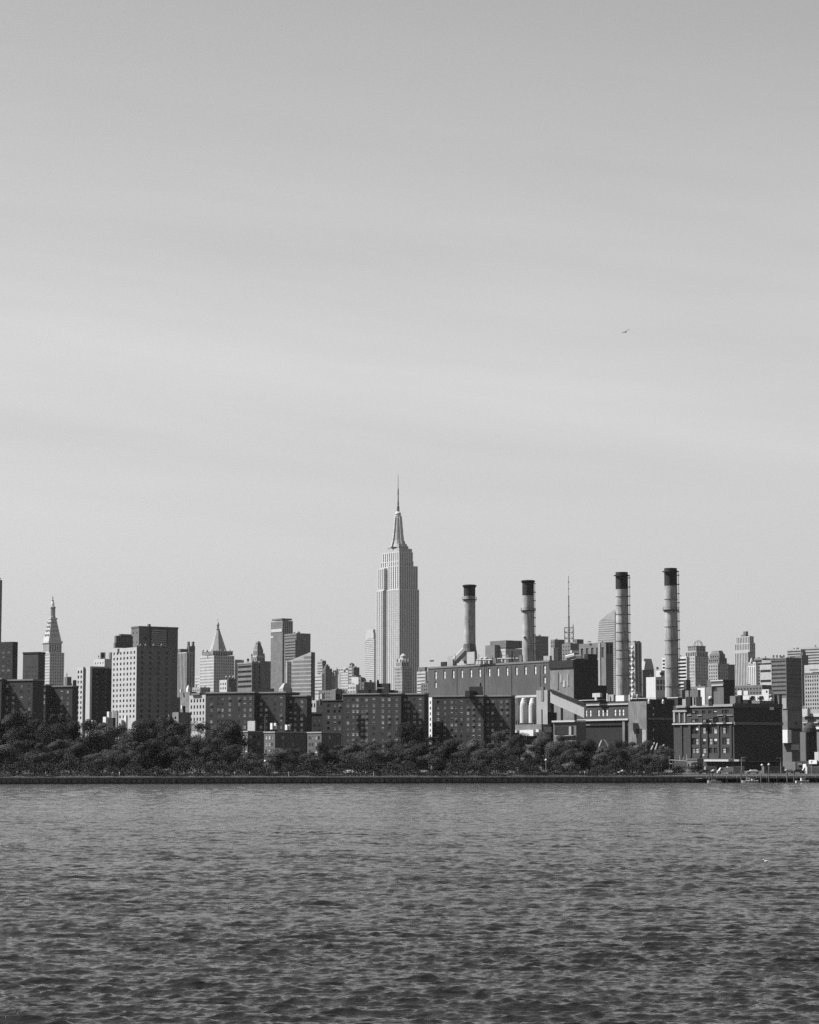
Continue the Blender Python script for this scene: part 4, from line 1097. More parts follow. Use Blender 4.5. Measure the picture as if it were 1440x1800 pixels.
# ---- the power station
def build_station():
    b = Bld('power_station', 'huge windowless brick power station hall with a row of thirteen tall slit windows', 'power station', 752.5, 966, 1008, 1161, 1262)
    slits = (766, 781.5, 797, 812, 828, 843.5, 860, 875.5, 891.5, 908, 924, 941, 957.5)
    bf = b.buf('wall')
    FL = Face(b.C + b.tL * b.a, -b.tL, b.nL, b.a, b.zb, b.z1)
    FR = Face(b.C, b.tR, b.nR, b.b, b.zb, b.z1)
    cols = [(FL.hit(x, 1180)[0] - 1.0, FL.hit(x, 1180)[0] + 1.0) for x in slits]
    z1 = FL.hit(957, 1169)[1]
    rows = [(z1 - 9.9, z1 - 6.3), (z1 - 4.8, z1)]
    rc = wall_with_openings(bf, FL, cols, rows, lambda i, j: j == 1 or i in (0, 12), .5, M_BRICKM)
    for (u0, u1, w0, w1) in rc: put_window(FL, (u0, u1, w0, w1), b.root, .5, 4, M_FRAME, 'slit_window')
    bf.face((FR.pt(0, b.zb), FR.pt(FR.W, b.zb), FR.pt(FR.W, b.z1), FR.pt(0, b.z1)), M_BRICKM)
    A, B_, Cc, Dd = b.C, b.C + b.tR * b.b, b.C + b.tR * b.b + b.tL * b.a, b.C + b.tL * b.a
    up = Vector((0, 0, 1))
    for p, q in ((B_, Cc), (Cc, Dd)): bf.face((p + up * b.zb, q + up * b.zb, q + up * b.z1, p + up * b.z1), M_BRICKM)
    b.part('roof').face(tuple(p + up * (b.z1 - .4) for p in (A, B_, Cc, Dd)), M_ROOF)
    cb = b.part('cornice')
    for F, u0 in ((FL, -.3), (FR, 0.)): cb.box(F.pt(u0, b.z1 - .9, .3), F.U * (F.W + .3 - u0), -F.N * .29, (0, 0, 1.0), M_BRICKG)
    # shoulder at the far west end, slightly lower
    b.trim(FL, 756, 763, 1160, 1163.5, M_BRICKM, .2, 'parapet')
    # roof plant: hut round the foot of the first chimney, ducts, tanks, ladders
    roof_box(b, 821, 834, 836, 1146, 1164, mat('plant_metal', .24, var=.1), 'plant_hut', dy=18)
    roof_box(b, 787, 800, 803, 1153, 1166, M_LIMEG, 'plant_hut', dy=40)
    q = b.part('duct'); D = b.O.y + 24
    q.tube(P(800, 1162, D), P(818, 1143, D), 2.2, 2.2, M_LIMEG, 8)
    for x, y, r in ((846, 1156, 3.4), (855, 1155, 3.6), (863, 1157, 2.4), (875, 1157, 3.0), (884, 1158, 3.2)):
        b.tier(x - r, x + r * .3, x + r, y, 1166, M_PALE if r > 2.5 else M_BRICKG, dy=10, part='tank_row') if False else b.lathe(x, [(r, 1167), (r, y + 1), (r * .7, y)], M_PALE if r > 2.5 else M_BRICKG, 'roof_tank', 10, dy=5)
    roof_box(b, 775, 784, 786, 1163.5, 1168, M_BLACK, 'dark_hut', dy=35); roof_box(b, 796, 801, 803, 1158, 1168, M_BLACK, 'dark_hut', dy=30)
    roof_box(b, 867, 872, 874, 1157, 1166, M_MID, 'dark_hut', dy=3); roof_box(b, 889, 894, 896, 1151, 1164, M_MID, 'dark_hut', dy=0); roof_box(b, 899, 900, 901, 1144, 1163, M_BLACK, 'vent_stack', dy=-10)
    roof_box(b, 913, 917, 919, 1152, 1162, M_MID, 'dark_hut', dy=-16); roof_box(b, 956, 966, 970, 1153, 1162, M_LIMEG, 'plant_hut', dy=-40)
    for x, h in ((800.5, 1150), (842, 1150), (866, 1152), (906, 1146), (947, 1149), (961, 1148)): b.lathe(x, [(.55, 1166), (.5, h)], M_STEEL, 'roof_pipe', 6, dy=-4)
    for x0, x1, y in ((838, 866, 1160.5), (876, 912, 1158)):
        q = b.part('pipe_run'); q.tube(P(x0, y, b.O.y), P(x1, y - .6, b.O.y - 12), .45, .45, M_LIMEG, 6)
    for x in (803, 851, 899, 949): b.trim(FL, x, x + .8, 1170, 1240, M_BRICKM, .25, 'downpipe')
    r = b.part('roof_railing'); D = b.O.y
    for i in range(22):
        p = FL.pt(FL.W * (.42 + .57 * i / 22), b.z1 + .1, -1.0); r.tube(p, p + up * 1.2, .07, .07, M_STEEL, 4)
    b.done()
    # the stuccoed annexe with a black band, then the shaded side of the boiler house
    b = Bld('boiler_house', 'stained stucco annexe with a black top band, running into the shaded black side of the boiler house', 'power station annexe', 966.5, 1009, 1050, 1164, 1236)
    b.main(M_STUC, None, None, zmin=None)
    b.trim(b.FL, 966.5, 1009.3, 1160, 1175.5, M_BLACK, .6, 'black_band')
    b.trim(b.FR, 1008.5, 1050.5, 1160, 1232, M_BLACK, .5, 'shaded_side_black')  # black panel paints the shade of the east side
    b.trim(b.FL, 991, 993.5, 1196, 1208, M_PALE, .3, 'patch'); b.trim(b.FL, 980, 982, 1182, 1212, M_CONCD, .3, 'pipe'); b.trim(b.FL, 986, 988, 1186, 1200, M_CONC, .3, 'patch'); b.trim(b.FL, 998, 1000, 1185, 1206, M_CONC, .3, 'patch')
    roof_box(b, 997, 1020, 1029, 1158, 1164, M_LIMEG, 'duct', dy=5); roof_box(b, 1027, 1033, 1050, 1150, 1164, M_BLACK, 'roof_box', dy=0)
    q = b.part('duct'); D = b.O.y; q.tube(P(995, 1157, D), P(1010, 1153, D), 1.5, 1.5, M_PALE, 8); q.tube(P(1012, 1158, D), P(1022, 1158, D), 2.2, 2.2, M_BRICKG, 8)
    b.tier(1048, 1051, 1067, 1205, None, M_BLACK, dy=12)
    b.done()
build_station()

# ---- four chimney stacks
def chimney(label, x, w_top, w_bot, yt, yb, ycap, D, bands, plats, flare, ladder):
    o = P(x, yb, D); k = ppm(D); z = lambda y: P(720, y, D).z
    root = empty('chimney_stack', (o.x, o.y, ZG), label, 'chimney', 'four tall power station chimneys')
    r = lambda y: (w_top + (w_bot - w_top) * (y - yt) / (yb - yt)) / 2 / k
    s = Buf(); s.lathe((o.x, o.y), [(r(1330), ZG)] + [(r(y), z(y)) for y in np.linspace(yb, ycap, 9)], 32, M_STACK); sh = s.build('shaft', root)
    c = Buf(); prof = [(r(ycap) + .02, z(ycap)), (r(yt) + .05, z(yt + 3))]
    if flare: prof += [(r(yt) * 1.05, z(yt + 5)), (r(yt) * 1.24, z(yt + 2.2)), (r(yt) * 1.24, z(yt + 1.2)), (r(yt) * 1.02, z(yt))]
    else: prof += [(r(yt) + .05, z(yt))]
    prof += [(r(yt) * .86, z(yt)), (r(yt) * .84, z(yt + 6))]
    c.lathe((o.x, o.y), prof, 32, M_BLACK); c.build('black_top', root)
    if not flare:
        q = Buf(); q.lathe((o.x, o.y), [(r(yt) + .2, z(yt + 6.4)), (r(yt) + 1.1, z(yt + 6.4)), (r(yt) + 1.1, z(yt + 5.2)), (r(yt) + .2, z(yt + 5.2))], 32, M_STEELD, caps=False); q.build('top_walkway', root)
    for y in bands:
        q = Buf(); q.lathe((o.x, o.y), [(r(y) - .1, z(y + .5)), (r(y) + .16, z(y + .5)), (r(y) + .16, z(y - .5)), (r(y) - .1, z(y - .5))], 32, mat('hoop_iron', .11), caps=False); q.build('hoop', root)
    for y in plats:
        q = Buf(); R0 = r(y) + 0.85
        q.lathe((o.x, o.y), [(r(y) - .1, z(y + 1.2)), (r(y) + .5, z(y + .9)), (R0, z(y)), (R0, z(y - .5)), (r(y) - .1, z(y - .5))], 32, M_STEEL, caps=False)
        pl = q.build('platform', root)
        q = Buf()
        for i in range(16):
            t = i * math.pi / 8
            q.tube((o.x + R0 * math.cos(t), o.y + R0 * math.sin(t), z(y - .5)), (o.x + R0 * math.cos(t), o.y + R0 * math.sin(t), z(y - .5) + 1.2), .06, .06, M_STEEL, 4)
        q.lathe((o.x, o.y), [(R0 - .05, z(y - .5) + 1.15), (R0 + .05, z(y - .5) + 1.15), (R0 + .05, z(y - .5) + 1.25), (R0 - .05, z(y - .5) + 1.25)], 32, M_STEEL, caps=False)
        g = q.build('guard_rail', pl, origin=root.location); g.location = (0, 0, 0)
        # brackets and soot below the platform
        q = Buf()
        for i in range(10):
            t = i * math.pi / 5
            q.tube((o.x + (R0 - .2) * math.cos(t), o.y + (R0 - .2) * math.sin(t), z(y + .4)), (o.x + r(y) * math.cos(t), o.y + r(y) * math.sin(t), z(y + 4)), .12, .12, M_STEELD, 4)
        q.build('bracket', root, kind='stuff')
    if ladder:
        q = Buf(); t = R(-28); dx, dy = math.cos(t), math.sin(t); px_, py_ = -dy, dx
        zz = np.arange(z(yb), z(yt + 4), 1.6)
        for s_ in (-.4, .4):
            for a, c_ in zip(zz, zz[1:]):
                R0 = r(yb) + .7
                q.tube((o.x + R0 * dx + s_ * px_, o.y + R0 * dy + s_ * py_, a), (o.x + R0 * dx + s_ * px_, o.y + R0 * dy + s_ * py_, c_), .09, .09, M_STEELD, 3)
        for a in zz[::3]:
            R0 = r(yb) + .35
            q.cbox((o.x + (R0 + .3) * dx, o.y + (R0 + .3) * dy), .9, 1.0, a, a + .45, M_STEEL, t)
        q.build('caged_ladder', root, kind='stuff')
    return root, (o, k, r, z)
rt, (o, k, r, z) = chimney('shortest pale chimney with a flared black top and a wide braced foot', 825.8, 20.2, 20.8, 1028, 1148, 1048, 1365, (), (1054,), True, False)
q = Buf(); q.lathe((o.x, o.y), [(r(1148) * 1.3, z(1162)), (r(1148) * 1.22, z(1146)), (r(1148) * 1.1, z(1140)), (r(1148) * 1.02, z(1132))], 16, M_STEEL); q.build('braced_foot', rt)
rt, (o, k, r, z) = chimney('second chimney from the west, with a flared black top and soot under its walkway', 929.2, 20.2, 21.6, 1020, 1162, 1047, 1312, (), (1073.5,), True, True)
q = Buf(); q.lathe((o.x - r(1119) * .75, o.y - r(1119) * .75), [(.05, z(1121)), (.8, z(1120)), (.8, z(1118.6)), (.05, z(1118))], 10, M_PAINT); q.build('dish', rt)
chimney('third chimney, banded by dark hoops, in front of the hazy slanted glass tower', 1095.2, 21.4, 24, 1006, 1226, 1036, 1225, (1049, 1064.5, 1080, 1096, 1111.5, 1127, 1143, 1158, 1187), (), False, True)
chimney('easternmost and tallest chimney with a walkway ring below its black top', 1181.6, 22.2, 24.4, 999, 1223, 1030, 1215, (1053.5, 1102, 1126, 1150.5, 1174.5, 1207), (1072.5,), False, True)

# ---- coal handling: silos, bunker tower, sloping gallery
def silo(label, x, r_px, ys, yb, D):
    o = P(x, 1250, D); k = ppm(D); z = lambda y: P(720, y, D).z; r = r_px / k
    root = empty('silo', (o.x, o.y, ZG), label, 'silo', 'white storage silos beside the bunker tower')
    w = mat('silo_white', .36, var=.12, streak=.1)
    b = Buf(); b.lathe((o.x, o.y), [(r, z(yb)), (r, z(ys))], 24, w); b.build('drum', root)
    b = Buf(); b.lathe((o.x, o.y), [(r * .93, z(ys)), (r * .9, z(ys - 3.5)), (r * .5, z(ys - 12.5)), (r * .42, z(ys - 13))], 24, w); b.build('cone_top', root)
    b = Buf()
    for i in range(6):
        t = i * math.pi / 3
        b.tube((o.x + r * .85 * math.cos(t), o.y + r * .85 * math.sin(t), ZG), (o.x + r * .85 * math.cos(t), o.y + r * .85 * math.sin(t), z(yb)), .25, .25, M_STEEL, 5)
    b.build('support_frame', root, kind='stuff')
silo('white silo half hidden by the wide brick block', 904.5, 8.0, 1240, 1267, 1150)
silo('middle white silo of the row under the pale beam', 921.2, 7.0, 1240, 1271, 1145)
silo('white silo right against the pale bunker tower', 936.8, 7.2, 1240, 1271, 1140)
b = Bld('silo_beam', 'long pale roof beam over the white silos and the dark bay behind', 'roof beam', 902, 943, 946, 1221.5, 1165)
b.block(b.C, b.a, b.b, b.zc(1225), b.z1, M_PALE); b.block(b.C + b.tR * 3 - Vector((0, 0, 0)), b.a, 8, b.zb, b.zc(1225.2), M_BRICKD)
b.done()
b = Bld('plinth_building', 'grey plinth wall with a white trailer roof below the white silos', 'building', 903, 952, 968, 1273, 1110)
b.main(M_CONCD, None, None); b.trim(b.FL, 921, 945, 1283, 1294, M_PAINT, 2.5, 'white_trailer'); b.trim(b.FL, 948, 962, 1282, 1287, M_PAINT, 2, 'white_ledge'); b.trim(b.FL, 904, 914, 1284, 1288, M_PAINT, 2, 'white_ledge'); b.trim(b.FR, 955, 968, 1278, 1287, M_LIME, .8, 'pale_panel'); b.done()
b = Bld('bunker_tower', 'pale concrete bunker tower at the head of the sloping conveyor gallery', 'tower', 943, 962.5, 969, 1213, 1125)
b.block(b.C, b.a, b.b, b.zc(1252), b.z1, M_CONC, ('punch', 9, 40, .12, .6, (0,)), None)
b.block(b.C + b.tL * 1.5 + b.tR * 1.5, b.a - 3, b.b + 3, b.zb, b.zc(1252) - .05, M_BLACK)
b.tier(948.5, 955, 958, 1207.5, 1213, M_MID); b.trim(b.FL if hasattr(b, 'FL') else Face(b.C + b.tL * b.a, -b.tL, b.nL, b.a, b.zb, b.z1), 952, 956, 1213, 1232, M_CONCD, .25, 'stain_panel'); b.done()

def build_gallery():
    b = Bld('lower_hall', 'dark lower station hall with white cornices and a row of tall white windows', 'power station hall', 1014, 1138, 1186, 1229, 1118)
    w = mat('hall_brick', .032, var=.15, streak=.12)
    FL = Face(b.C + b.tL * b.a, -b.tL, b.nL, b.a, b.zb, b.z1); FR = Face(b.C, b.tR, b.nR, b.b, b.zb, b.z1)
    xs = (1030.5, 1038, 1052.5, 1060, 1067, 1081.5, 1089, 1095.5)
    bf = b.buf('wall')
    cols = [(FL.hit(x, 1253)[0] - .75, FL.hit(x, 1253)[0] + .75) for x in xs]
    z1, z0 = FL.hit(1060, 1247)[1], FL.hit(1060, 1259)[1]
    rc = wall_with_openings(bf, FL, cols, [(z0, z1)], None, .3, w)
    for q in rc: put_window(FL, q, b.root, .3, 4, M_FRAME, 'tall_window')
    bf.face((FR.pt(0, b.zb), FR.pt(FR.W, b.zb), FR.pt(FR.W, b.z1), FR.pt(0, b.z1)), M_BRICKD)  # east wall in darker brick, its shade deepened by colour
    A, B_, Cc, Dd = b.C, b.C + b.tR * b.b, b.C + b.tR * b.b + b.tL * b.a, b.C + b.tL * b.a
    up = Vector((0, 0, 1))
    for p, q in ((B_, Cc), (Cc, Dd)): bf.face((p + up * b.zb, q + up * b.zb, q + up * b.z1, p + up * b.z1), w)
    b.part('roof').face(tuple(p + up * (b.z1 - .2) for p in (A, B_, Cc, Dd)), M_ROOFP)
    b.FL, b.FR = FL, FR
    b.trim(FL, 1014, 1138.2, 1228, 1231, M_PALE, .7, 'roof_edge')
    b.trim(FL, 1026, 1106.5, 1236, 1241, M_LIME, .6, 'cornice'); b.trim(FL, 1015, 1106.5, 1263, 1268, M_PALE, .9, 'cornice')
    b.trim(FL, 1107, 1137.8, 1232.5, 1326, M_STUC, .5, 'stucco_bay'); b.trim(FL, 1121, 1130, 1281, 1309, M_BLACK, .62, 'door_opening'); b.trim(FL, 1131, 1137.5, 1283, 1315, M_LIMEG, .6, 'pale_panel')
    b.trim(FL, 1015, 1097, 1277, 1335, M_BLACK, .4, 'bay_shade_panel'); b.trim(FL, 1098, 1101.5, 1268.5, 1310, M_STUC, 1.2, 'column'); b.trim(FL, 1040, 1097, 1271, 1276, M_BLACK, 1.0, 'canopy'); b.trim(FL, 1021, 1040, 1273, 1276, M_MID, 1.0, 'canopy')  # the big black panel paints the shade of the recessed loading bay
    b.trim(FR, 1139, 1186, 1262, 1265, M_CONCD, .3, 'cornice')  # cornice colour darker here than on the sunlit front, standing for shade
    for y in (1243, 1254, 1262, 1281, 1297): b.trim(FR, 1147.5, 1149.5, y, y + 4, M_BLIND, .2, 'pale_pane')  # small panes in the pale blind colour
    roof_box(b, 1042, 1054, 1058, 1218.5, 1222, M_PALE, 'water_trough', dy=0); roof_box(b, 1046, 1049, 1050, 1221, 1228, M_PALE, 'pedestal', dy=0)
    roof_box(b, 1067, 1068, 1069, 1219, 1229, M_PAINT, 'vent', dy=-20); roof_box(b, 1070, 1078, 1082, 1221, 1229, M_LIMEG, 'vent', dy=-20); roof_box(b, 1083, 1096, 1104, 1222.5, 1229, M_PAINT, 'roof_hut', dy=-30); roof_box(b, 1106, 1107, 1108, 1221, 1229, M_PAINT, 'vent', dy=-34)
    for x in (1112.5, 1120.5): b.lathe(x, [(1.0, 1229), (1.6, 1224), (1.5, 1221.5), (.3, 1220.5)], M_PAINT, 'vent_cowl', 8, dy=-30)
    roof_box(b, 1112, 1124, 1130, 1224.5, 1229, M_BLACK, 'roof_hut', dy=-20)
    b.done()
    # sloping gallery from the hall's roof down from the bunker tower
    D0, D1 = 1122.0, 1106.0
    ends = []
    for x, y0, y1, D in ((967.5, 1214.5, 1235, D0), (1027, 1239.5, 1262, D1)): ends.append((P(x, y0, D), P(x, y1, D)))
    root = empty('conveyor_gallery', (ends[0][0].x, D0, ZG), 'pale enclosed conveyor gallery sloping down from the bunker tower to the lower hall', 'conveyor gallery')
    (a0, a1), (c0, c1) = ends
    back = Vector((1.5, 6.5, 0))
    g = Buf(); gm = mat('gallery_panel', .25, var=.12, streak=.1)
    g.face((a1, c1, c0, a0), gm); g.face((a1 + back, a0 + back, c0 + back, c1 + back), gm); g.face((a1, a1 + back, c1 + back, c1), M_CONCD); g.face((a1, a0, a0 + back, a1 + back), M_CONCD); g.face((c1, c1 + back, c0 + back, c0), gm)
    g.build('box', root)
    r = Buf(); up1 = Vector((0, 0, .9)); off = Vector((-.3, -.9, 0))
    r.box(a0 + off, c0 - a0, back * 1.2, up1, M_BLACK); r.build('roof', root)
    s = Buf(); s.box(c0 + Vector((-1.0, -.8, 0)), (2.0, 0, 0), (0, .6, 0), c1 - c0 + Vector((0, 0, 0)), M_PALE) if False else None
    for t in (.35, .75):
        p = a1.lerp(c1, t)
        q = Buf(); q.box((p.x - .6, p.y + 1, ZG), (1.2, 0, 0), (0, 1.2, 0), (0, 0, p.z - ZG), M_CONCD); q.build('leg', root)
build_gallery()
b = Bld('coal_shed', 'dark open shed with thin white roof edges under the sloping conveyor gallery', 'shed', 970, 1010, 1030, 1266, 1080)
b.block(b.C, b.a, b.b, b.zc(1269), b.z1, M_PALE); b.block(b.C + b.tR * 1, b.a, b.b - 1, b.zb, b.zc(1269.1), M_MID)
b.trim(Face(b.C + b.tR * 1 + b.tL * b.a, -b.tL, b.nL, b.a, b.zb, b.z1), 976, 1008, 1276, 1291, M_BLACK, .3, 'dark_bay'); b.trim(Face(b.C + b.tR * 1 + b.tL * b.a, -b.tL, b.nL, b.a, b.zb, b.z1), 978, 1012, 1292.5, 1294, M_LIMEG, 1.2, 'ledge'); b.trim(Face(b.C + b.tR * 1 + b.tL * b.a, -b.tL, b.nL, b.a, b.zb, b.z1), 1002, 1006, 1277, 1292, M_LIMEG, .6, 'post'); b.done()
# west wall under the hall's link, plant on the black side
b = Bld('boiler_link', 'dark huts with white roofs between the lower hall and the brick warehouse', 'building', 1138, 1164, 1192, 1236, 1135)
b.main(M_BRICKD); b.tier(1139, 1152, 1156, 1226, 1237, M_LIME); b.tier(1155, 1164, 1172, 1226, 1237, M_BLACK, dy=-12); b.tier(1171, 1190, 1198, 1226, 1240, M_BRICKD, dy=-6, roof=M_ROOFP, cope=M_PALE, copeh=.4)
for x in (1141, 1166): b.lathe(x, [(2, 1237), (2.2, 1232), (.6, 1229)], M_PAINT, 'vent_cowl', 8, dy=-25)
b.done()

# ---- the brick warehouse at the water's edge
def build_warehouse():
    b = Bld('brick_warehouse', 'big dark brick warehouse with pale cornices and tall bays, black on its shaded side', 'warehouse', 1184, 1290, 1375, 1237.5, 1010)
    w = mat('warehouse_brick', .026, var=.2, streak=.15)
    FL = Face(b.C + b.tL * b.a, -b.tL, b.nL, b.a, b.zb, b.z1); FR = Face(b.C, b.tR, b.nR, b.b, b.zb, b.z1)
    bf = b.buf('wall')
    xs = (1219, 1225.5, 1238, 1249, 1257.5, 1273, 1279)
    cols = [(FL.hit(x, 1290)[0] - 1.15, FL.hit(x, 1290)[0] + 1.15) for x in xs]
    h = lambda y: FL.hit(1250, y)[1]
    rows = [(h(1324), h(1314.5)), (h(1309), h(1297)), (h(1290), h(1277)), (h(1268.5), h(1263)), (h(1255), h(1248.5))]
    rc = wall_with_openings(bf, FL, cols, rows, None, .35, w)
    for q in rc: put_window(FL, q, b.root, .35, random.choice((0, 0, 3, 3, 1)), M_FRAMED)
    bf.face((FR.pt(0, b.zb), FR.pt(FR.W, b.zb), FR.pt(FR.W, b.z1), FR.pt(0, b.z1)), w)
    A, B_, Cc, Dd = b.C, b.C + b.tR * b.b, b.C + b.tR * b.b + b.tL * b.a, b.C + b.tL * b.a
    up = Vector((0, 0, 1))
    for p, q in ((B_, Cc), (Cc, Dd)): bf.face((p + up * b.zb, q + up * b.zb, q + up * b.z1, p + up * b.z1), w)
    b.part('roof').face(tuple(p + up * (b.z1 - .6) for p in (A, B_, Cc, Dd)), M_ROOF)
    b.trim(FL, 1190, 1289.5, 1237.5, 1244.5, M_COPE, .5, 'parapet_band'); b.trim(FR, 1290.5, 1375, 1237.5, 1244, M_BRICKM, .35, 'parapet_band')  # band colour darkened on the east face to add shade
    b.trim(FL, 1184, 1289.5, 1270, 1274, M_PALE, .8, 'cornice'); b.trim(FR, 1290, 1375, 1270, 1274, M_CONCD, .8, 'cornice')  # same cornice dimmed by colour on the shaded face
    for x0, x1 in ((1209, 1216), (1227, 1235), (1262, 1272), (1278, 1289)): b.trim(FL, x0, x1, 1256.5, 1258.2, M_COPE, .35, 'string_course')
    b.trim(FL, 1184.5, 1209, 1248, 1252, M_LIMEG, .6, 'canopy_band'); b.trim(FL, 1185, 1188, 1252, 1270, M_LIMEG, .5, 'pier'); b.trim(FL, 1195, 1197, 1253, 1270, M_LIMEG, .5, 'pier'); b.trim(FL, 1204, 1206, 1253, 1270, M_LIMEG, .5, 'pier')
    for x in (1199, 1214, 1231, 1244, 1264, 1286): b.trim(FL, x - 1.3, x + 1.3, 1275, 1330, w, .45, 'pilaster')
    b.trim(FL, 1241, 1289.8, 1335, 1338.5, M_PALE, 3.0, 'loading_canopy'); b.trim(FR, 1290, 1302, 1335, 1338.5, M_LIMEG, 3.0, 'loading_canopy'); b.trim(FR, 1313, 1372, 1338, 1339.2, M_CONCD, 1.5, 'loading_canopy')
    b.trim(FR, 1352, 1358, 1243, 1248, M_PAINT, 1.0, 'white_box')
    # rooftop
    roof_box(b, 1206, 1213, 1217, 1225, 1237, M_BLACK, 'dark_tank', dy=-10); roof_box(b, 1225, 1232, 1233, 1225, 1237, M_BLACK, 'dark_tank', dy=-14); roof_box(b, 1246, 1251, 1253, 1228, 1237, M_BLACK, 'dark_tank', dy=-20)
    b.lathe(1249, [(3.4, 1229), (3.6, 1226), (2.6, 1224.5), (.3, 1224)], M_PAINT, 'white_tank', 10, dy=-20); roof_box(b, 1200, 1206, 1208, 1229, 1238, M_LIMEG, 'roof_hut', dy=0)
    b.lathe(1208, [(1.6, 1238), (1.6, 1233), (.4, 1232)], M_PAINT, 'vent_cowl', 8, dy=-8); roof_box(b, 1215, 1219, 1222, 1226, 1238, M_LIMEG, 'roof_hut', dy=6)
    roof_box(b, 1284, 1292, 1297, 1223.5, 1237, M_BRICKG, 'roof_hut', dy=-22); roof_box(b, 1297, 1301, 1306, 1222, 1240, M_BLACK, 'dark_hut', dy=-18); roof_box(b, 1305, 1314, 1321, 1230, 1238, M_BLACK, 'dark_hut', dy=-14)
    roof_box(b, 1321, 1333, 1360, 1232, 1240, mat('shed_metal', .1), 'roof_shed', dy=-8); roof_box(b, 1352, 1360, 1367, 1222, 1240, M_BLACK, 'dark_hut', dy=0); roof_box(b, 1369, 1371, 1374.5, 1221, 1240, M_BLACK, 'dark_hut', dy=12)
    b.lathe(1355.5, [(2.6, 1232), (2.8, 1228), (.4, 1226)], M_PAINT, 'white_tank', 10, dy=-12)
    for x in (1361, 1367, 1332, 1318): b.lathe(x, [(.4, 1232), (.35, 1221)], M_LIMEG, 'vent_pipe', 6, dy=-4)
    b.done()
build_warehouse()
b = Bld('white_wall_house', 'long bright wall with two dark fans, seen over the warehouse roof', 'building', 1294, 1356, 1360, 1221, 1160)
b.main(mat('whitewashed_wall', .36, var=.08)); b.tier(1297, 1303, 1306, 1214, 1222, mat('whitewashed_wall', .36, var=.08)); b.tier(1308, 1314, 1316, 1214.5, 1222, mat('whitewashed_wall', .36, var=.08)); b.tier(1340, 1350, 1359, 1212, 1222, mat('whitewashed_wall', .36, var=.08)); b.trim(b.FL, 1347.5, 1349.5, 1214, 1218, M_BLACK, .3, 'vent')
for x in (1323, 1338):
    b.trim(b.FL, x - 3.5, x + 1, 1226, 1229.5, M_BLACK, .8, 'fan'); b.trim(b.FL, x - 1, x + 4, 1223.5, 1226, M_BLACK, .8, 'fan')
b.done()
b = Bld('brick_loft', 'sunlit brick loft with two pale bands, its other side black, beyond the warehouse', 'loft building', 1243, 1272, 1291, 1195, 1500)
b.main(mat('loft_brick', .075, streak=.12), ('punch', 11, 9, .25, .35, (0,)), ('ribbon', 0, 30, .5, .02, (0,)), zmin=b.zc(1235)); b.trim(b.FL, 1250, 1272, 1195, 1198, M_PALE, .5, 'cornice'); b.trim(b.FL, 1252, 1272, 1203, 1206, M_PALE, .6, 'cornice'); b.trim(b.FR, 1272.4, 1291, 1195.5, 1236, M_BRICKD, .3, 'shaded_wall_dark'); b.done()  # dark sheet over the east face paints its shade
b = Bld('white_hut', 'small white cube and dark sheds beyond the west end of the warehouse roof', 'building', 1226, 1239, 1241, 1209, 1300)
b.main(M_PAINT); b.tier(1214, 1226, 1231, 1213, None, M_MID, dy=-10); b.tier(1205, 1210, 1215, 1214, None, M_STUC, dy=8); b.tier(1192, 1198, 1208, 1212, None, M_MID, dy=20); b.tier(1240.5, 1250, 1254, 1208, None, M_STUC, dy=30); b.tier(1202, 1206, 1214, 1195, 1215, M_DARKC, dy=300); b.done()

# ---- beyond the warehouse, at the east border
b = Bld('grey_loft', 'grey stained loft with a bright strip of wall next to the black warehouse side', 'loft building', 1368, 1384, 1410, 1227, 1230)
b.main(M_STUC, None, ('punch', 12, 8, .3, .2, (0,)), zmin=b.zc(1300)); b.trim(b.FL, 1376, 1383.5, 1227, 1246, M_LIMEG, .4, 'pale_wall'); b.trim(b.FR, 1384.5, 1408, 1243, 1247, M_CONCD, .3, 'ledge'); b.trim(b.FR, 1388, 1408, 1281, 1285, M_BLACK, .4, 'louvre'); b.trim(b.FR, 1385, 1409, 1284, 1306, M_MID, .3, 'dark_panel'); b.done()
b = Bld('white_shed', 'bright white wall and a pale lattice shed at the foot of the grey loft', 'shed', 1370, 1384.5, 1404, 1283, 1120)
b.main(M_PAINT, None, None) if False else b.block(b.C, b.a, 2.5, b.zc(1306), b.z1, M_PAINT)
b.block(b.C + b.tR * 2.6, b.a, b.b - 2.6, b.zb, b.zc(1306), M_MID); b.trim(Face(b.C + b.tR * 2.6, b.tR, b.nR, b.b, b.zb, b.z1), 1385, 1403, 1308.5, 1318.5, M_LIME, .8, 'lattice_panel'); b.done()
b = Bld('tiered_house', 'pale tiered building with long ledges cut by the east border', 'building', 1409, 1462, 1490, 1258, 1400)
b.main(M_STUC, None, None); b.tier(1409, 1418, 1424, 1246, 1259, M_LIME); b.tier(1416, 1462, 1480, 1254, 1260, M_PALE, dy=-5); b.trim(b.FL, 1412, 1440, 1269, 1271.5, M_LIME, 1, 'ledge'); b.trim(b.FL, 1430, 1445, 1278, 1282, M_PAINT, 1, 'ledge'); b.done()
b = Bld('domed_hall', 'dark hall with a rounded roof beside the tiered pale building', 'hall', 1408, 1418, 1436, 1286, 1150)
b.main(M_BRICKD, None, PU(3.2, 3.6, .4, .5)); b.trim(b.FL, 1408, 1417, 1287, 1345, M_MID, .3, 'pale_wall')
O, ah, bh, D = b.geo(1412, 1418, 1435, 0, 1286); b.lathe(1424, [(12, 1287), (11, 1280), (7.5, 1274), (3, 1271.5), (.5, 1271)], M_BRICKD, 'dome_roof', 16, dy=0); b.done()
b = Bld('low_yard_building', 'jumble of low dark and white yard sheds along the east border waterfront', 'shed', 1400, 1440, 1470, 1338, 960)
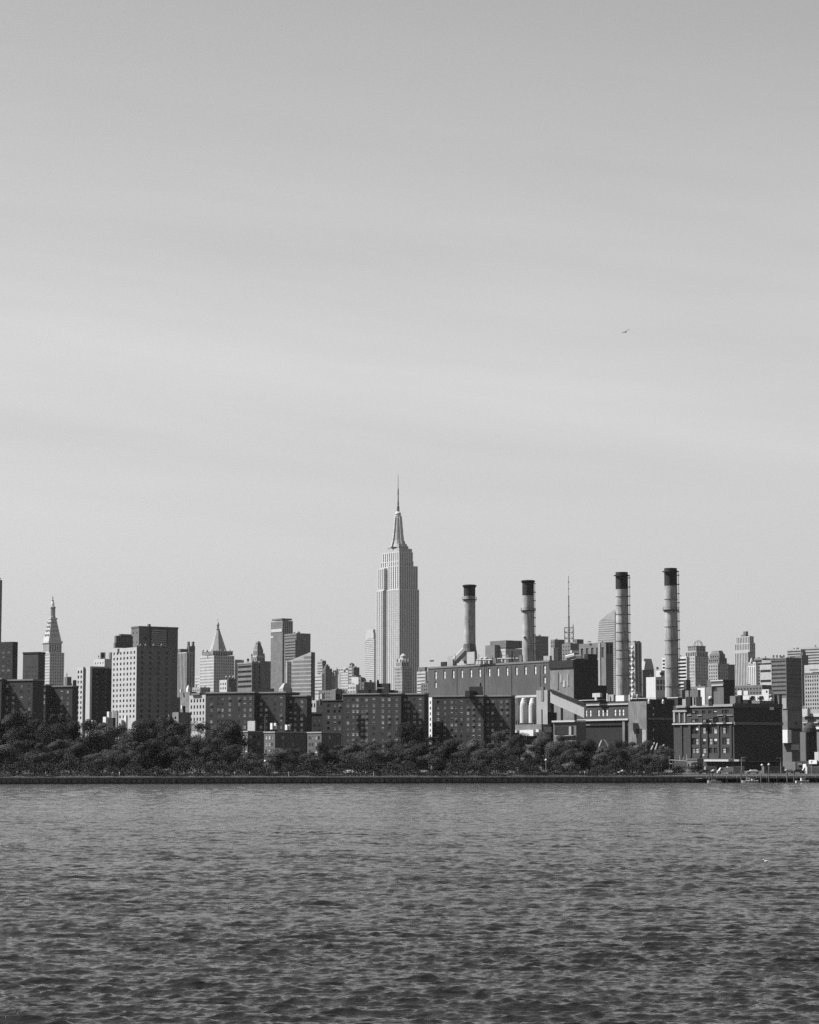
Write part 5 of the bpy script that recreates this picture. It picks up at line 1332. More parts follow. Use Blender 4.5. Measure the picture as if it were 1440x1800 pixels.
b.main(M_BRICKD); b.trim(b.FL, 1424, 1438, 1336, 1343, M_PAINT, .6, 'white_panel'); b.trim(b.FL, 1404, 1412, 1341, 1345, M_MID, .6, 'panel'); b.trim(b.FL, 1413, 1419, 1343, 1350, M_PAINT, .5, 'white_panel'); b.tier(1378, 1396, 1402, 1339, None, M_MID, dy=20); b.tier(1432, 1438, 1452, 1322, None, M_PALE, dy=40); b.done()

# ---- blocks that close the gaps between the listed ones
fill = [
 ('low grey block glimpsed behind the slotted slab and the white tower', 160, 182, 205, 1196, 1900, M_MID), ('low block behind the gap below the pyramid tower', 338, 352, 370, 1208, 2300, M_LIMEG),
 ('long grey block low behind the brick blocks at the wedge tower', 455, 500, 560, 1214, 2500, M_MID), ('grey block low behind the power station west end', 740, 760, 790, 1200, 2300, M_MID),
 ('grey block low between the third and fourth chimneys', 1100, 1130, 1180, 1205, 1900, M_BRICKG), ('long grey block low behind the warehouse tanks', 1190, 1240, 1300, 1206, 2050, M_BRICKG),
 ('wide grey block low behind the bright fan wall', 1290, 1340, 1400, 1204, 2000, M_MID), ('wide grey block low at the east border', 1380, 1430, 1500, 1240, 2000, M_BRICKG),
 ('grey block low at the west border beyond the brick blocks', -20, 40, 110, 1206, 2200, M_MID), ('grey block low behind the white apartment tower', 200, 260, 330, 1225, 1800, M_MID), ('grey block low between long brick block and tallest skyscraper', 560, 610, 700, 1212, 2200, M_MID),
]
for lab, x0, xc, x1, yt, D, m in fill:
    far('building', lab, 'building', x0, xc, x1, yt, D, m, PU(4, 3.6, .4, .4), PU(4, 3.6, .4, .4), low=1240).done()
# ================================================================== TREES OF THE RIVER PARK
def leaf_mesh(seed, nl, leaves, spread, flat, leaf):
    "crown about 1 wide and 1 high round (0,0,.5): leaf sprays on many lobes, gaps between them"
    rs = np.random.RandomState(seed)
    lobes = []
    for i in range(nl):
        t = rs.uniform(0, 2 * math.pi); h = rs.uniform(0.03, 0.88)
        rad = spread * (1 - abs(h - flat) ** 1.8 * 1.3) * rs.uniform(.35, 1.0)
        lobes.append((math.cos(t) * max(rad, .03), math.sin(t) * max(rad, .03), h, rs.uniform(.14, .25)))
    lobes.append((0, 0, .9, .12))
    lobes = np.array(lobes)
    k = rs.randint(0, len(lobes), leaves)
    d = rs.normal(size=(leaves, 3)); d /= np.linalg.norm(d, axis=1)[:, None]
    d[:, 2] = np.where(rs.rand(leaves) < .6, np.abs(d[:, 2]), d[:, 2])
    r = lobes[k, 3] * (1.08 - .5 * rs.rand(leaves) ** 2.2)
    c = lobes[k, :3] + d * r[:, None] * np.array([1.15, 1.15, .85])
    n = d + rs.normal(size=(leaves, 3)) * .38; n /= np.linalg.norm(n, axis=1)[:, None]
    a = np.cross(n, rs.normal(size=(leaves, 3))); a /= np.linalg.norm(a, axis=1)[:, None]
    b = np.cross(n, a)
    s = rs.uniform(.010, .023, leaves)[:, None]
    v = np.stack([c - a * s, c - b * s * .55, c + a * s, c + b * s * .55], 1).reshape(-1, 3)
    me = bpy.data.meshes.new('crown')
    me.vertices.add(len(v)); me.vertices.foreach_set('co', v.astype(np.float32).ravel())
    me.loops.add(leaves * 4); me.loops.foreach_set('vertex_index', np.arange(leaves * 4, dtype=np.int32))
    me.polygons.add(leaves); me.polygons.foreach_set('loop_start', np.arange(0, leaves * 4, 4, dtype=np.int32))
    me.update(calc_edges=True)
    me.materials.append(leaf)
    return me, lobes

def trunk_mesh(seed, lobes):
    "unit trunk: foot at z=-.45, limbs that reach into the lobes"
    rs = random.Random(seed)
    b = Buf()
    b.tube((0, 0, -.5), (.01, .0, -.1), .034, .026, M_BARK, 8); b.tube((.01, 0, -.1), (0, .01, .25), .026, .018, M_BARK, 8); b.tube((0, .01, .25), (0, 0, .8), .018, .006, M_BARK, 6)
    for l in lobes[:: 2]:
        z = rs.uniform(-.02, .4)
        b.tube((0, 0, z), (l[0] * .55, l[1] * .55, z + (l[2] - z) * .7), .012, .007, M_BARK, 5); b.tube((l[0] * .55, l[1] * .55, z + (l[2] - z) * .7), (l[0], l[1], l[2]), .007, .003, M_BARK, 4)
    return b.mesh('trunk')

VAR = []
for (sd, nl, lv, sp, fl), leaf in zip(((1, 18, 15000, .42, .42), (2, 20, 13500, .40, .5), (3, 22, 16000, .42, .36), (4, 16, 12500, .38, .45), (5, 13, 11000, .34, .5), (6, 20, 15000, .44, .4)), (M_LEAFD, M_LEAF, M_LEAFL, M_LEAFD, M_LEAFL, M_LEAF)):
    me, lb = leaf_mesh(sd, nl, lv, sp, fl, leaf)
    VAR.append((me, trunk_mesh(sd, lb)))

TG = 'trees of the river park'
NTREE = [0]
def tree(px, ytop, wpx, D, var, label, foot=.07, name='park_tree'):
    wpx *= random.uniform(1.0, 1.3); ytop += random.uniform(-7, 8)
    k = ppm(D)
    top = P(px, ytop, D)
    H = top.z - ZG
    crown_h = H * (1 - foot); w = wpx / k / .92
    root = empty(name, (GX(px, D), D, ZG), label, 'tree', TG, rz=random.uniform(0, 6.28))
    c = bpy.data.objects.new('crown', VAR[var][0]); t = bpy.data.objects.new('trunk', VAR[var][1])
    for o in (c, t):
        COL.objects.link(o); o.parent = root
        o.location = (0, 0, H * foot); o.scale = (w, w, crown_h)
    t.scale = (w * .9, w * .9, crown_h); t.location = (0, 0, H * foot)
    t.scale.z = crown_h; 
    if foot * 2 > 1: pass
    # trunk foot down to the ground whatever the crown's height
    t.location.z = min(H * foot, crown_h * .48)
    return root

B_ = [  # back row (taller), west to east
 (-12, 1262, 62, 868, 0, 'tall dark tree at the west border before the shaded brick block'),
 (26, 1253, 58, 866, 2, 'highest tree of the park, top reaching the windows of the westernmost brick block'),
 (62, 1259, 52, 872, 1, 'tall tree below the narrow bright slit between the two westernmost brick blocks'),
 (92, 1261, 50, 858, 5, 'round-topped tall tree before the shorter westernmost brick block'),
 (124, 1266, 48, 875, 0, 'tree under the dark east end of the shorter brick block'),
 (152, 1269, 44, 862, 3, 'tree before the pale slotted end of the dark slab'),
 (180, 1271, 46, 870, 2, 'tree below the dark slab face, by the pale roof huts'),
 (212, 1268, 46, 878, 1, 'tree at the foot of the white-windowed apartment tower'),
 (240, 1265, 48, 866, 5, 'tree below the corner of the white apartment tower'),
 (268, 1264, 50, 872, 0, 'broad tree before the dark side of the white apartment tower'),
 (298, 1266, 46, 862, 2, 'tree at the east foot of the big dark slab'),
 (326, 1272, 48, 870, 1, 'tree in front of the low grey house'),
 (352, 1274, 46, 864, 3, 'tree under the five-row white house'),
 (380, 1268, 50, 868, 5, 'tree before the west end of the long stepped brick block'),
 (408, 1274, 48, 858, 0, 'tree closing the tall group beside the low house with the pale box'),
]
F_ = [  # front row of the tall group
 (-8, 1300, 56, 800, 5, 'lower tree at the west border close to the river wall'),
 (34, 1296, 50, 806, 3, 'lower rounded tree, second from the west border near the wall'),
 (70, 1302, 46, 798, 1, 'lower tree with ring-shaped lit top near the wall'),
 (104, 1300, 48, 804, 2, 'low spreading tree above the white canopy'),
 (140, 1306, 46, 800, 0, 'low tree near the wall below the shorter brick block'),
 (172, 1318, 40, 792, 4, 'small light-leaved tree near the wall under the dark slab'),
 (204, 1304, 48, 806, 5, 'low tree near the wall under the white apartment tower'),
 (238, 1308, 46, 800, 1, 'low dense tree near the wall under the tower corner'),
 (274, 1302, 50, 804, 0, 'low dark tree near the wall under the charcoal slab'),
 (312, 1306, 48, 802, 2, 'low dark tree near the wall under the low grey house'),
 (346, 1302, 50, 808, 5, 'low tree near the wall under the five-row white house'),
 (380, 1304, 48, 800, 3, 'low dark tree near the wall before the long block west end'),
 (410, 1308, 42, 806, 0, 'dark tree beside the bright end wall of the low house with pale box'),
]
M_ = [  # the lower stretch before the brick houses
 (436, 1332, 34, 800, 4, 'small tree before the low house with the pale box'),
 (466, 1330, 34, 820, 1, 'small tree hiding the foot of the bright gable wall'),
 (492, 1322, 38, 806, 2, 'bushy small tree before the low house with white roof vents'),
 (520, 1324, 36, 812, 3, 'bushy small tree before the shaded front of the vented low house'),
 (548, 1330, 34, 800, 4, 'small leafy tree before the third bright end wall'),
 (566, 1322, 24, 822, 0, 'dark tree at the corner of the easternmost low house'),
 (594, 1312, 46, 830, 5, 'dark tree at the foot of the block with the roof chimney, over the pale cars'),
 (622, 1314, 44, 822, 2, 'tree under the west windows of the block with the roof chimney'),
 (650, 1320, 46, 812, 1, 'tree under the middle windows of the block with the roof chimney'),
 (684, 1318, 46, 818, 3, 'tree under the east windows of the block with the roof chimney'),
 (722, 1288, 48, 850, 0, 'tall rounded tree in front of the shaded wing below the tallest skyscraper'),
 (716, 1316, 44, 800, 2, 'low pale-edged tree at the foot of the tall rounded tree'),
 (756, 1302, 46, 836, 5, 'tree under the narrow white slit building'),
 (762, 1324, 48, 804, 1, 'low wide tree near the wall under the white slit building'),
 (792, 1308, 46, 828, 0, 'tree before the west windows of the wide brick block'),
 (806, 1326, 42, 800, 3, 'low tree near the wall before the wide brick block'),
 (834, 1308, 48, 822, 2, 'dome-shaped tree under the roof bulkhead of the wide brick block'),
 (862, 1318, 44, 806, 5, 'low dark tree under the shaded wing of the wide brick block'),
 (888, 1296, 44, 850, 1, 'tree whose top touches the white trailer by the silos'),
 (914, 1304, 42, 836, 0, 'tree under the middle silo'),
 (936, 1316, 26, 812, 3, 'low tree near the wall under the bunker tower'),
 (958, 1300, 42, 846, 2, 'dark tree under the head of the sloping gallery'),
 (986, 1302, 46, 838, 5, 'tree in front of the coal shed'),
 (1012, 1312, 44, 812, 1, 'low tree near the wall under the foot of the gallery'),
 (1036, 1312, 42, 830, 0, 'tree below the west windows of the lower hall'),
 (1062, 1318, 42, 816, 2, 'tree under the loading bay of the lower hall'),
 (1088, 1320, 40, 806, 3, 'low dark tree near the wall under the loading bay'),
 (1112, 1314, 42, 832, 5, 'tree at the foot of the stucco bay'),
 (1140, 1316, 42, 826, 1, 'tree before the black end of the lower hall'),
 (1164, 1322, 34, 812, 4, 'easternmost tree of the park before the warehouse yard'),
 (1192, 1344, 26, 815, 4, 'small pale shrub-like tree by the white canopies of the yard'),
 (1222, 1346, 24, 822, 3, 'small dark shrub-like tree under the warehouse corner'),
]
for t in B_ + F_: tree(*t)
for t in M_: tree(t[0], t[1] - (10 if t[1] < 1335 else 0), *t[2:])
# hedge and undergrowth along the promenade: nobody could count their leaves
def thicket(name, label, n, xa, xb, off, depth, height, seed, size):
    rs = np.random.RandomState(seed)
    x = rs.uniform(xa, xb, n)
    bed = np.sin(x * .35 + seed) * .3 + np.sin(x * .9 + 1) * .22 + np.sin(x * .13 + 2 * seed) * .3
    h = height * np.clip(.75 + bed + rs.normal(0, .1, n), .15, 1.5) * np.sqrt(rs.uniform(.01, 1, n))
    c = np.stack([x, 762 + .2 * x + off + rs.uniform(-depth, depth, n), PZ + h], 1)
    a = rs.normal(size=(n, 3)); a /= np.linalg.norm(a, axis=1)[:, None]
    b = np.cross(a, rs.normal(size=(n, 3))); b /= np.linalg.norm(b, axis=1)[:, None]
    s = rs.uniform(*size, n)[:, None]
    v = np.stack([c - a * s, c - b * s * .6, c + a * s, c + b * s * .6], 1).reshape(-1, 3)
    me = bpy.data.meshes.new(name)
    me.vertices.add(len(v)); me.vertices.foreach_set('co', v.astype(np.float32).ravel())
    me.loops.add(n * 4); me.loops.foreach_set('vertex_index', np.arange(n * 4, dtype=np.int32))
    me.polygons.add(n); me.polygons.foreach_set('loop_start', np.arange(0, n * 4, 4, dtype=np.int32))
    me.update(calc_edges=True)
    me.materials.append(mat('shaded_bush_leaves', .011, var=.5, scale=.3, fine=.3))  # leaf colour darkened to stand for the shade under the trees
    o = bpy.data.objects.new(name, me); COL.objects.link(o)
    o['kind'] = 'stuff'; o['label'] = label
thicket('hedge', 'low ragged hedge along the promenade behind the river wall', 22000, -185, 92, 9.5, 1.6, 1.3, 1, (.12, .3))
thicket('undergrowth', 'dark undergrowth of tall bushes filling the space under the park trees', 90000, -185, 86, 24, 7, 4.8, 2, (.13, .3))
# ================================================================== PEOPLE, CARS, LAMPS, BOATS, BIRDS
def wall_y(x): return shore(x)

# ---- people on the promenade: one continuous skinned body, clothes by height
def person_mesh(shirt, trousers, skin, hair, stride):
    me = bpy.data.meshes.new('person')
    V = [(0, 0, .98), (0, 0, 1.2), (0, 0.01, 1.42), (0, 0.01, 1.53), (0, -.01, 1.66), (0, -.01, 1.76),
         (.19, 0, 1.42), (.25, .03 + stride * .2, 1.14), (.25, -.05 - stride * .1, .9), (-.19, 0, 1.42), (-.25, .03 - stride * .2, 1.14), (-.25, -.05 + stride * .3, .9),
         (.1, 0, .92), (.11, -stride * .5, .5), (.11, -stride * .6 + .06, .08), (.12, -stride * .6 - .12, .04), (-.1, 0, .92), (-.11, stride * .4, .5), (-.11, stride * .8, .1), (-.12, stride * .8 - .16, .04)]
    E = [(0, 1), (1, 2), (2, 3), (3, 4), (4, 5), (2, 6), (6, 7), (7, 8), (2, 9), (9, 10), (10, 11), (0, 12), (12, 13), (13, 14), (14, 15), (0, 16), (16, 17), (17, 18), (18, 19)]
    rad = [.14, .145, .15, .06, .1, .07, .065, .05, .038, .065, .05, .038, .095, .065, .045, .035, .095, .065, .045, .035]
    me.from_pydata(V, E, [])
    o = bpy.data.objects.new('person_skin', me); COL.objects.link(o)
    sk = o.modifiers.new('skin', 'SKIN'); ss = o.modifiers.new('sub', 'SUBSURF'); ss.levels = ss.render_levels = 1
    for i, r in enumerate(rad):
        d = me.skin_vertices[0].data[i]; d.radius = (r, r * .8); d.use_root = (i == 0)
    dg = bpy.context.evaluated_depsgraph_get()
    out = bpy.data.meshes.new_from_object(o.evaluated_get(dg))
    bpy.data.objects.remove(o)
    out.materials.clear()
    for m in (shirt, trousers, skin, hair): out.materials.append(m)
    for p in out.polygons:
        z, y = p.center.z, p.center.y
        p.material_index = 3 if (z > 1.72 or (z > 1.6 and y > .03)) else 2 if (z > 1.5 or (abs(p.center.x) > .2 and z < 1.05)) else 0 if z > .95 else 1
        p.use_smooth = True
    return out
SH = [mat('white_cloth', .4), mat('grey_cloth', .12), mat('black_cloth', .012)]
SKIN, HAIR = mat('skin', .14), mat('hair', .015)
PM = [person_mesh(SH[0], SH[2], SKIN, HAIR, .25), person_mesh(SH[0], SH[1], SKIN, HAIR, 0.0), person_mesh(SH[1], SH[2], SKIN, HAIR, .3), person_mesh(SH[0], SH[0], SKIN, HAIR, .15)]
for px, v, rz, lab in (
    (80.5, 0, 1.4, 'person in a white top standing by the river wall under the westernmost lower trees'),
    (198, 1, 0.2, 'person in a pale top, one of two by the wall under the dark slab'),
    (210, 3, 2.0, 'person dressed in white walking by the wall below the white apartment tower'),
    (273, 0, 1.2, 'person in a white top walking under the charcoal slab tower'),
    (338.5, 1, 0.5, 'person in a pale top by the wall under the five-row white house'),
    (413, 1, 0.0, 'person in pale clothes at the edge of the tall tree group'),
    (439, 0, 1.7, 'person in a white shirt beside the white bench by the low house'),
    (507.5, 3, 1.4, 'person in white, front one of a pair under the vented low house'),
    (515.5, 2, 1.4, 'person in grey, back one of a pair under the vented low house'),
    (643, 0, 1.5, 'person in a white shirt with dark trousers, west one of a close pair'),
    (657, 3, 1.5, 'person dressed all in white under the block with the roof chimney'),
    (786, 2, -1.4, 'person in grey walking under the wide brick block'),
    (903.5, 1, 0.3, 'person in a pale shirt by the wall under the silos'),
    (1020, 0, 1.4, 'person in a white shirt by the wall under the gallery foot'),
    (1028, 1, 1.2, 'person in pale clothes following another under the gallery foot'),
    (1133, 0, 0.4, 'person in a white top under the stucco bay'),
):
    Y = 770.0
    for _ in range(4): Y = shore(GX(px, Y, PZ)) + 4.2
    o = bpy.data.objects.new('person', PM[v]); COL.objects.link(o)
    o.location = (GX(px, Y, PZ), Y, PZ); o.rotation_euler = (0, 0, rz)
    tag(o, lab, 'person', 'people on the promenade')

# ---- cars under the trees
def car_parts(paint, name, van=False):
    b = Buf(); L, W = (4.5, 1.8) if not van else (5.6, 2.0)
    pr = [(-L/2, .35), (-L/2, .8), (-L/2+.9, .95), (-L/2+1.5, 1.42), (L/2-1.3, 1.45), (L/2-.4, .98), (L/2, .9), (L/2, .35)] if not van else [(-L/2, .35), (-L/2, 1.0), (-L/2+.5, 1.15), (-L/2+1.1, 2.1), (L/2-.05, 2.2), (L/2, 2.1), (L/2, 1.0), (L/2, .35)]
    n = len(pr)
    for y, s in ((-W/2, 1), (W/2, -1)):
        f = [(x, y * (1 if z < 1.0 else .86), z) for x, z in pr]
        b.face(f if s > 0 else f[::-1], paint)
    for (x0, z0), (x1, z1) in zip(pr, pr[1:] + pr[:1]):
        y0, y1 = W/2 * (1 if z0 < 1.0 else .86), W/2 * (1 if z1 < 1.0 else .86)
        b.face(((x0, -y0, z0), (x0, y0, z0), (x1, y1, z1), (x1, -y1, z1)), paint)
    g = Buf()
    for s in (-1, 1):
        y = s * (W/2 * .93 + .012)
        if not van: q = [(-L/2+1.2, y, 1.0), (L/2-.8, y, 1.0), (L/2-1.4, y * .94, 1.38), (-L/2+1.65, y * .94, 1.38)]
        else: q = [(-L/2+.9, y, 1.3), (-L/2+1.9, y, 1.3), (-L/2+1.9, y * .95, 1.9), (-L/2+1.2, y * .95, 1.9)]
        g.face(q if s < 0 else q[::-1], M_GLASS)
    w = []
    for x in (-L/2 + .85, L/2 - .85):
        for s in (-1, 1):
            t = Buf(); t.tube((x, s * (W/2 - .22), .33), (x, s * (W/2 + .01), .33), .33, .33, M_BLACK, 12); w.append(t.mesh('wheel'))
    return b.mesh('body'), g.mesh('side_window'), w
CP_ = {}
def car(px, Y, rz, paint, label, van=False, z=ZG):
    key = (paint.name, van)
    if key not in CP_: CP_[key] = car_parts(paint, 'car', van)
    bm_, gm_, ws = CP_[key]
    r = empty('parked_van' if van else 'parked_car', (GX(px, Y, z), Y, z), label, 'van' if van else 'car', 'vehicles along the waterfront', rz)
    for n, m in [('body', bm_), ('side_window', gm_)] + [('wheel', w) for w in ws]:
        o = bpy.data.objects.new(n, m); COL.objects.link(o); o.parent = r
WP, GP, DP = mat('white_car_paint', .42, rough=.35, var=.03), mat('silver_car_paint', .2, rough=.3, var=.03), mat('dark_car_paint', .02, rough=.3, var=.03)
for a in ((588, 812, .2, WP, 'white car in the gap under the dark tree by the low house corner'), (611, 812, -.3, WP, 'second pale car under the trees, east of the white one by the low house'),
          (1068, 800, .1, GP, 'silver car under the trees below the loading bay'), (1098, 800, .3, WP, 'white car half hidden below the stucco bay'), (1083, 812, .0, GP, 'silver car behind others under the loading bay'),
          (448, 786, .2, WP, 'white car at the foot of the low house with the pale box')): car(*a)
car(1275, 826, .1, WP, 'white van parked before the warehouse loading canopy', True)
car(1258, 834, .3, GP, 'silver car beside the white van at the warehouse')
car(1324, 822, .0, WP, 'small white car before the black side of the warehouse')
car(1238, 815, .2, DP, 'dark car at the yard gate under the warehouse corner')
car(1386, 850, .1, GP, 'silver car below the white lattice shed')
car(1402, 846, .1, DP, 'dark car next to the silver car by the lattice shed')
car(1422, 850, .0, WP, 'white van before the yard sheds at the east border', True)

# ---- white curved canopy under the lower trees, bench by the low house
def canopy():
    Y = 770; x = GX(111, Y, PZ)
    r = empty('canopy', (x, Y, PZ), 'small white curved canopy on thin posts under the low spreading tree', 'canopy')
    b = Buf(); n = 8
    for i in range(n):
        a0, a1 = -1.7 + 3.4 * i / n, -1.7 + 3.4 * (i + 1) / n
        z = lambda a: 2.75 - .18 * a * a + .12 * a
        b.box((x + a0, Y - .8, PZ + z(a0)), (a1 - a0, 0, z(a1) - z(a0)), (0, 1.6, 0), (0, 0, .07), M_PAINT)
    b.build('roof_sheet', r)
    for dx in (-1.4, 1.4):
        q = Buf(); q.cbox((x + dx, Y), .08, .08, PZ, PZ + 2.4, M_STEEL); q.build('post', r)
canopy()

# ---- pale slanting booms among the trees
for i, (x0, y0, x1, y1, D, lab) in enumerate((
    (1052, 1316, 1058, 1301, 900, 'upright pale boom, westernmost of those above the trees by the loading bay'), (1061, 1300, 1068, 1308, 905, 'short pale boom leaning east, above the trees by the loading bay'),
    (1064, 1301, 1070, 1312, 902, 'thick pale boom leaning east, middle of those by the loading bay'), (1075, 1304, 1082, 1312, 900, 'pale boom leaning east, nearest the stucco column'),
    (1145, 1318, 1151, 1305, 905, 'bright leaning boom before the black end of the lower hall'), (1152, 1319, 1156, 1306, 908, 'thin grey leaning boom next to the bright one at the black wall'), (1161, 1316, 1168, 1309, 905, 'low pale boom leaning to the warehouse'))):
    p, q = P(x0, y0, D), P(x1, y1, D)
    lo, hi = (p, q) if p.z < q.z else (q, p)
    r = empty('crane_boom', (lo.x, lo.y, ZG), lab, 'crane', 'pale booms above the trees')
    b = Buf(); b.tube(lo, hi, .42, .26, M_PALE, 6); b.build('boom', r)
    b = Buf(); b.cbox((lo.x, lo.y), 2.2, 2.6, ZG, ZG + 1.6, M_STEELD); b.tube((lo.x, lo.y, ZG + 1.6), lo, .3, .3, M_STEEL, 6); b.build('carrier', r)

# ---- street lamps on the waterfront
def lamp(px, ytop, Y, label, arm):
    x = GX(px, Y, ZG); zt = P(px, ytop, Y).z
    r = empty('street_lamp', (x, Y, ZG), label, 'street lamp', 'lamp posts on the waterfront')
    b = Buf(); b.tube((x, Y, ZG), (x, Y, zt), .14, .09, M_LIMEG, 6); b.build('pole', r)
    h = Buf()
    if arm:
        h.tube((x, Y, zt - .3), (x + arm, Y, zt), .06, .06, M_LIMEG, 5); h.cbox((x + arm, Y), .9, .35, zt - .12, zt + .08, M_LIMEG)
    else: h.lathe((x, Y), [(.1, zt), (.38, zt + .15), (.4, zt + .5), (.1, zt + .8)], 8, M_PAINT)
    h.build('lamp_head', r)
for a in ((1238, 1330, 840, 'lamp post with a white globe at the warehouse corner', 0), (1304, 1331, 815, 'lamp post with a side arm at the edge of the warehouse shade', 1.5), (1340, 1347, 808, 'short lamp post before the black warehouse side', 0), (1352, 1346, 820, 'thin lamp post east of the short one before the warehouse', 0),
          (1373, 1332, 830, 'tall lamp post at the east end of the black warehouse side', -.8), (1427, 1340, 830, 'lamp post before the yard sheds at the east border', 0), (466, 1340, 790, 'lamp post on the promenade by the bright gable wall', 0), (960, 1338, 795, 'lamp post on the promenade under the coal shed', 0)): lamp(*a)

# ---- wharf at the east end: deck on piles, yard fence, moored boats
def wharf():
    xa, xb = GX(1226, 775, 2), GX(1500, 790, 2)
    ux = Vector((1, .2, 0)).normalized(); nn = Vector((ux.y, -ux.x, 0))
    o = Vector((xa, shore(xa), 0)); L = (xb - xa) / ux.x
    r = empty('timber_wharf', (xa, shore(xa), 0), 'low dark timber wharf with piles at the east end of the river wall', 'wharf')
    d = Buf(); d.box(o + nn * 7.5 + Vector((0, 0, 1.25)), ux * L, -nn * 7.1, (0, 0, .3), mat('wharf_timber', .035, var=.3)); d.build('deck', r)
    for i in range(16):
        p = o + ux * (L * (i + .5) / 16) + nn * 7.2
        q = Buf(); q.lathe((p.x, p.y), [(.22, -1.2), (.2, 1.9 + random.random() * .9)], 8, mat('pale_pile', .09, var=.4)); q.build('pile', r)
    g = Buf()
    for i in range(40):
        p = o + ux * (L * i / 40) + nn * .2
        g.cbox((p.x, p.y), .1, .1, 2.45, 3.7, M_LIMEG)
    g.box(o + nn * .22 + Vector((0, 0, 3.55)), ux * L, -nn * .06, (0, 0, .1), M_LIMEG)
    f = empty('yard_fence', (xa, shore(xa), 2.45), 'pale post fence along the wharf yard before the warehouse', 'fence')
    g.build('post', f, kind='stuff')
wharf()
def boat(px, L, label, rz, up):
    Y = 770.0
    for _ in range(4): Y = shore(GX(px, Y, 0)) - 9.5
    x = GX(px, Y, 0)
    r = empty('motor_boat', (x, Y, 0), label, 'boat', 'small boats moored at the wharf', rz)
    h = Buf(); W = L * .36
    st = [(-.5, .8, .55), (-.2, 1, .55), (.2, .9, .62), (.42, .45, .72), (.5, .04, .8)]
    def ring(t, w, z): return [(t * L, -w * W / 2, z), (t * L, -w * W / 2 * .7, -.15), (t * L, w * W / 2 * .7, -.15), (t * L, w * W / 2, z)]
    rg = [ring(*s) for s in st]
    for a, c in zip(rg, rg[1:]):
        for i in range(3): h.face((a[i], a[i + 1], c[i + 1], c[i]), M_PALE)
        h.face((a[3], a[0], c[0], c[3]), M_PALE)
    h.face(rg[0][::-1], M_PAINT); h.build('hull', r, origin=(0, 0, 0))
    c = Buf(); c.box((-.12 * L, -W * .3, .5), (.3 * L, 0, 0), (0, W * .6, 0), (0, 0, up), M_PAINT); c.build('cabin', r, origin=(0, 0, 0))
    g = Buf(); g.box((-.1 * L, -W * .31, .5 + up * .45), (.26 * L, 0, 0), (0, W * .62, 0), (0, 0, up * .32), M_GLASS); g.build('cabin_window', r, origin=(0, 0, 0))
boat(1316, 4.6, 'white motor boat with a small cabin, moored before the black warehouse side', 2.9, 1.1)
boat(1324, 4.0, 'smaller white boat tucked behind the cabin boat at the wharf', .3, .7)
boat(1411, 4.6, 'white motor boat moored near the east border', .15, 1.0)
boat(1256, 4.6, 'grey-white open boat moored under the warehouse west bays', 3.0, .5)

# ---- the yard west of the warehouse: shed, pipe frame, containers
b = Bld('yard_shed', 'low grey brick shed in the yard at the west corner of the warehouse', 'shed', 1207, 1226, 1237, 1334, 905)
b.main(M_BRICKG, ('punch', 2.2, 3.0, .4, .5, (0, 3)), ('punch', 2.4, 3.0, .4, .5, (0,)), indiv=True, cope=M_BRICKG, copeh=.3); b.done()
def pipe_frame():
    Y = 900; x0, x1 = GX(1177, Y), GX(1208, Y); zt = P(720, 1336, Y).z
    r = empty('pipe_frame', ((x0 + x1) / 2, Y, ZG), 'pale open pipe frame standing between the last park tree and the grey yard shed', 'pipe rack')
    for i in range(6):
        x = x0 + (x1 - x0) * i / 5
        q = Buf(); q.tube((x, Y, ZG), (x, Y, zt + random.uniform(0, 2.4)), .13, .13, M_PALE, 6); q.build('post', r)
    for h in (0, -1.4):
        q = Buf(); q.tube((x0, Y - .2, zt + h), (x1, Y - .2, zt + h - .5), .2, .2, M_PALE, 6); q.build('pipe', r)
pipe_frame()
def container(px, Y, w, m, label, rz=.1):
    x = GX(px, Y); b = Buf()
    b.cbox((x, Y), w, 2.4, ZG, ZG + 2.5, m, rz)
    n = int(w / .6)
    r = empty('container', (x, Y, ZG), label, 'container', 'containers in the waterfront yard')
    b.build('box', r)
    k = Buf(); c, s_ = math.cos(rz), math.sin(rz)
    for i in range(n):
        u = -w / 2 + w * (i + .5) / n
        k.cbox((x + c * u + s_ * 1.24, Y + s_ * u - c * 1.24), .25, .06, ZG + .15, ZG + 2.35, m, rz)
    k.build('rib', r, kind='stuff')
container(1293, 838, 6, M_CONC, 'pale grey container against the black warehouse side')
container(1360, 840, 7.5, M_MID, 'dark grey container near the tall lamp post by the warehouse')
container(1249, 846, 4, M_LIMEG, 'small pale container under the loading canopy')
container(1432, 838, 6, M_PALE, 'whitish container at the east border yard')
# trimmed piles and mooring posts that stand up along the wharf
for px, h, lab in ((1247, 3.6, 'dark mooring post at the west end of the wharf, one of a close pair'), (1252, 3.0, 'shorter dark mooring post, east one of the pair at the wharf west end'), (1303, 4.2, 'tall dark mooring post west of the white cabin boat'), (1338, 3.2, 'dark mooring post east of the small white boat'),
                   (1352, 4.0, 'dark mooring post in the middle of the wharf before the black warehouse side'), (1384, 3.4, 'dark mooring post under the grey loft'), (1396, 4.0, 'dark mooring post just west of the boat at the east border')):
    Y = 775.0
    for _ in range(4): Y = shore(GX(px, Y, 1)) - 7.9
    x = GX(px, Y, 1); q = Buf(); q.lathe((x, Y), [(.2, -1.2), (.17, h)], 8, M_BRICKG if h < 3.5 else M_MID)
    o = q.build('mooring_post', origin=(x, Y, 0))
    tag(o, lab, 'post', 'mooring posts along the wharf')

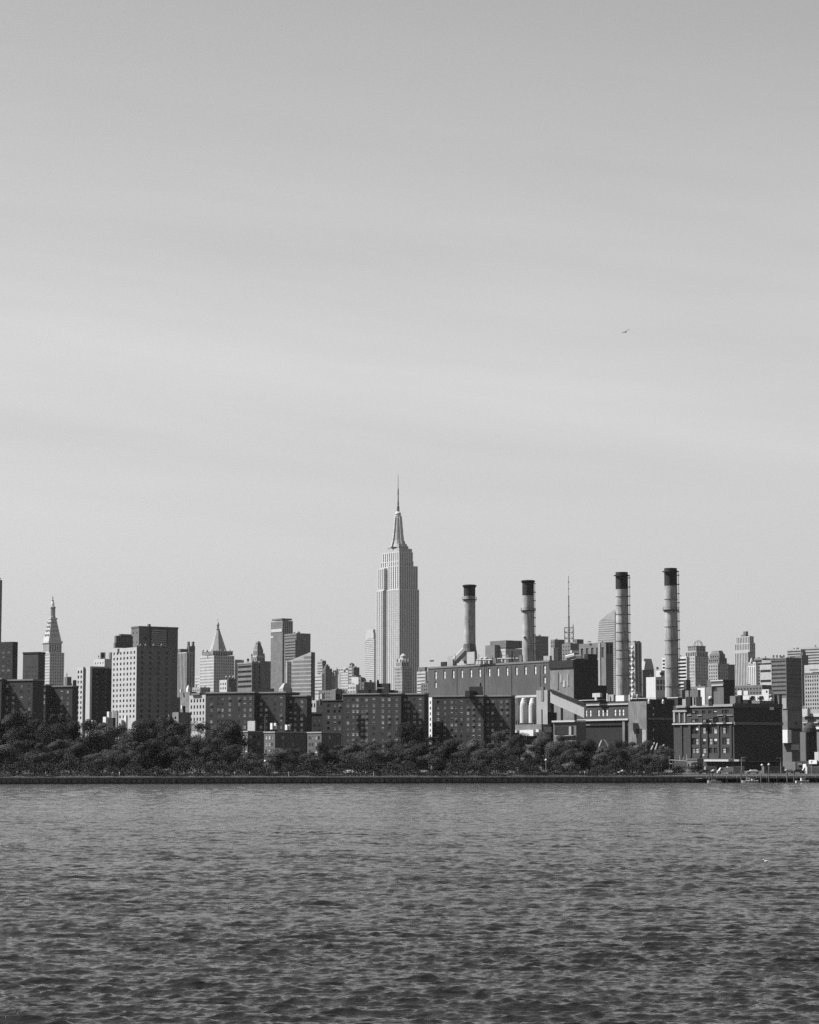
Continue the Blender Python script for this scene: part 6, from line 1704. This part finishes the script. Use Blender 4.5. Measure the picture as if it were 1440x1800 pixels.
# ---- a bird in the sky and a gull on the water
def flying_bird():
    D = 230.0; c = P(1100, 583.5, D)
    b = Buf(); m = mat('dark_feathers', .02)
    body = [(-.26, .015), (-.2, .05), (-.05, .085), (.1, .08), (.2, .05), (.25, .055), (.3, .03), (.36, .008)]
    n = 8; rings = []
    for x, r in body:
        k = len(b.v)
        for j in range(n):
            t = 2 * math.pi * j / n; b.v.append((x, r * math.cos(t), r * .9 * math.sin(t)))
        rings.append(k)
    i = b.mi(m)
    for p, q in zip(rings, rings[1:]):
        for j in range(n): b.f.append((p + j, p + (j + 1) % n, q + (j + 1) % n, q + j)); b.m.append(i)
    b.f.append(tuple(rings[0] + j for j in range(n))); b.m.append(i)
    for s in (-1, 1):                       # wings and tail
        w = [(.12, .05 * s, .04), (.16, .24 * s, .12), (.06, .5 * s, .07), (-.06, .58 * s, .05), (-.02, .3 * s, .09), (-.08, .05 * s, .03)]
        for dz in (0, -.012): b.face([(x, y, z + dz) for x, y, z in (w if (s > 0) == (dz == 0) else w[::-1])], m)
    b.face(((-.22, -.03, .01), (-.22, .03, .01), (-.42, .09, 0), (-.42, -.09, 0)), m)
    o = b.build('flying_bird', origin=(0, 0, 0)); o.location = c
    o.rotation_euler = (Matrix.Rotation(R(-44), 3, 'Y') @ Matrix.Rotation(R(62), 3, 'Z') @ Matrix.Rotation(R(18), 3, 'X')).to_euler(); o.scale = (.95, .95, .95)
    tag(o, 'small dark bird flying alone with banked wings in the open sky', 'bird')
flying_bird()
def gull():
    D = 180.0; x = GX(1347.5, D, 0)
    b = Buf(); m = mat('white_feathers', .5); g = mat('grey_feathers', .25)
    body = [(-.25, .01, .16), (-.16, .06, .13), (0, .1, .1), (.12, .09, .1), (.18, .055, .16), (.21, .05, .24), (.25, .045, .26), (.29, .02, .255), (.34, .005, .25)]
    n = 10; rings = []
    for xx, r, z in body:
        k = len(b.v)
        for j in range(n):
            t = 2 * math.pi * j / n; b.v.append((xx, r * math.cos(t), z + r * .9 * math.sin(t)))
        rings.append(k)
    i = b.mi(m)
    for p, q in zip(rings, rings[1:]):
        for j in range(n): b.f.append((p + j, p + (j + 1) % n, q + (j + 1) % n, q + j)); b.m.append(i)
    for s in (-1, 1): b.face(((.1, .085 * s, .15), (-.05, .1 * s, .15), (-.34, .02 * s, .17), (-.1, .03 * s, .195)), g)
    o = b.build('gull', origin=(0, 0, 0)); o.location = (x, D, .08); o.rotation_euler = (0, 0, R(170)); o.scale = (.85, .85, .85)
    tag(o, 'white gull floating on the river waves on its own', 'bird')
gull()
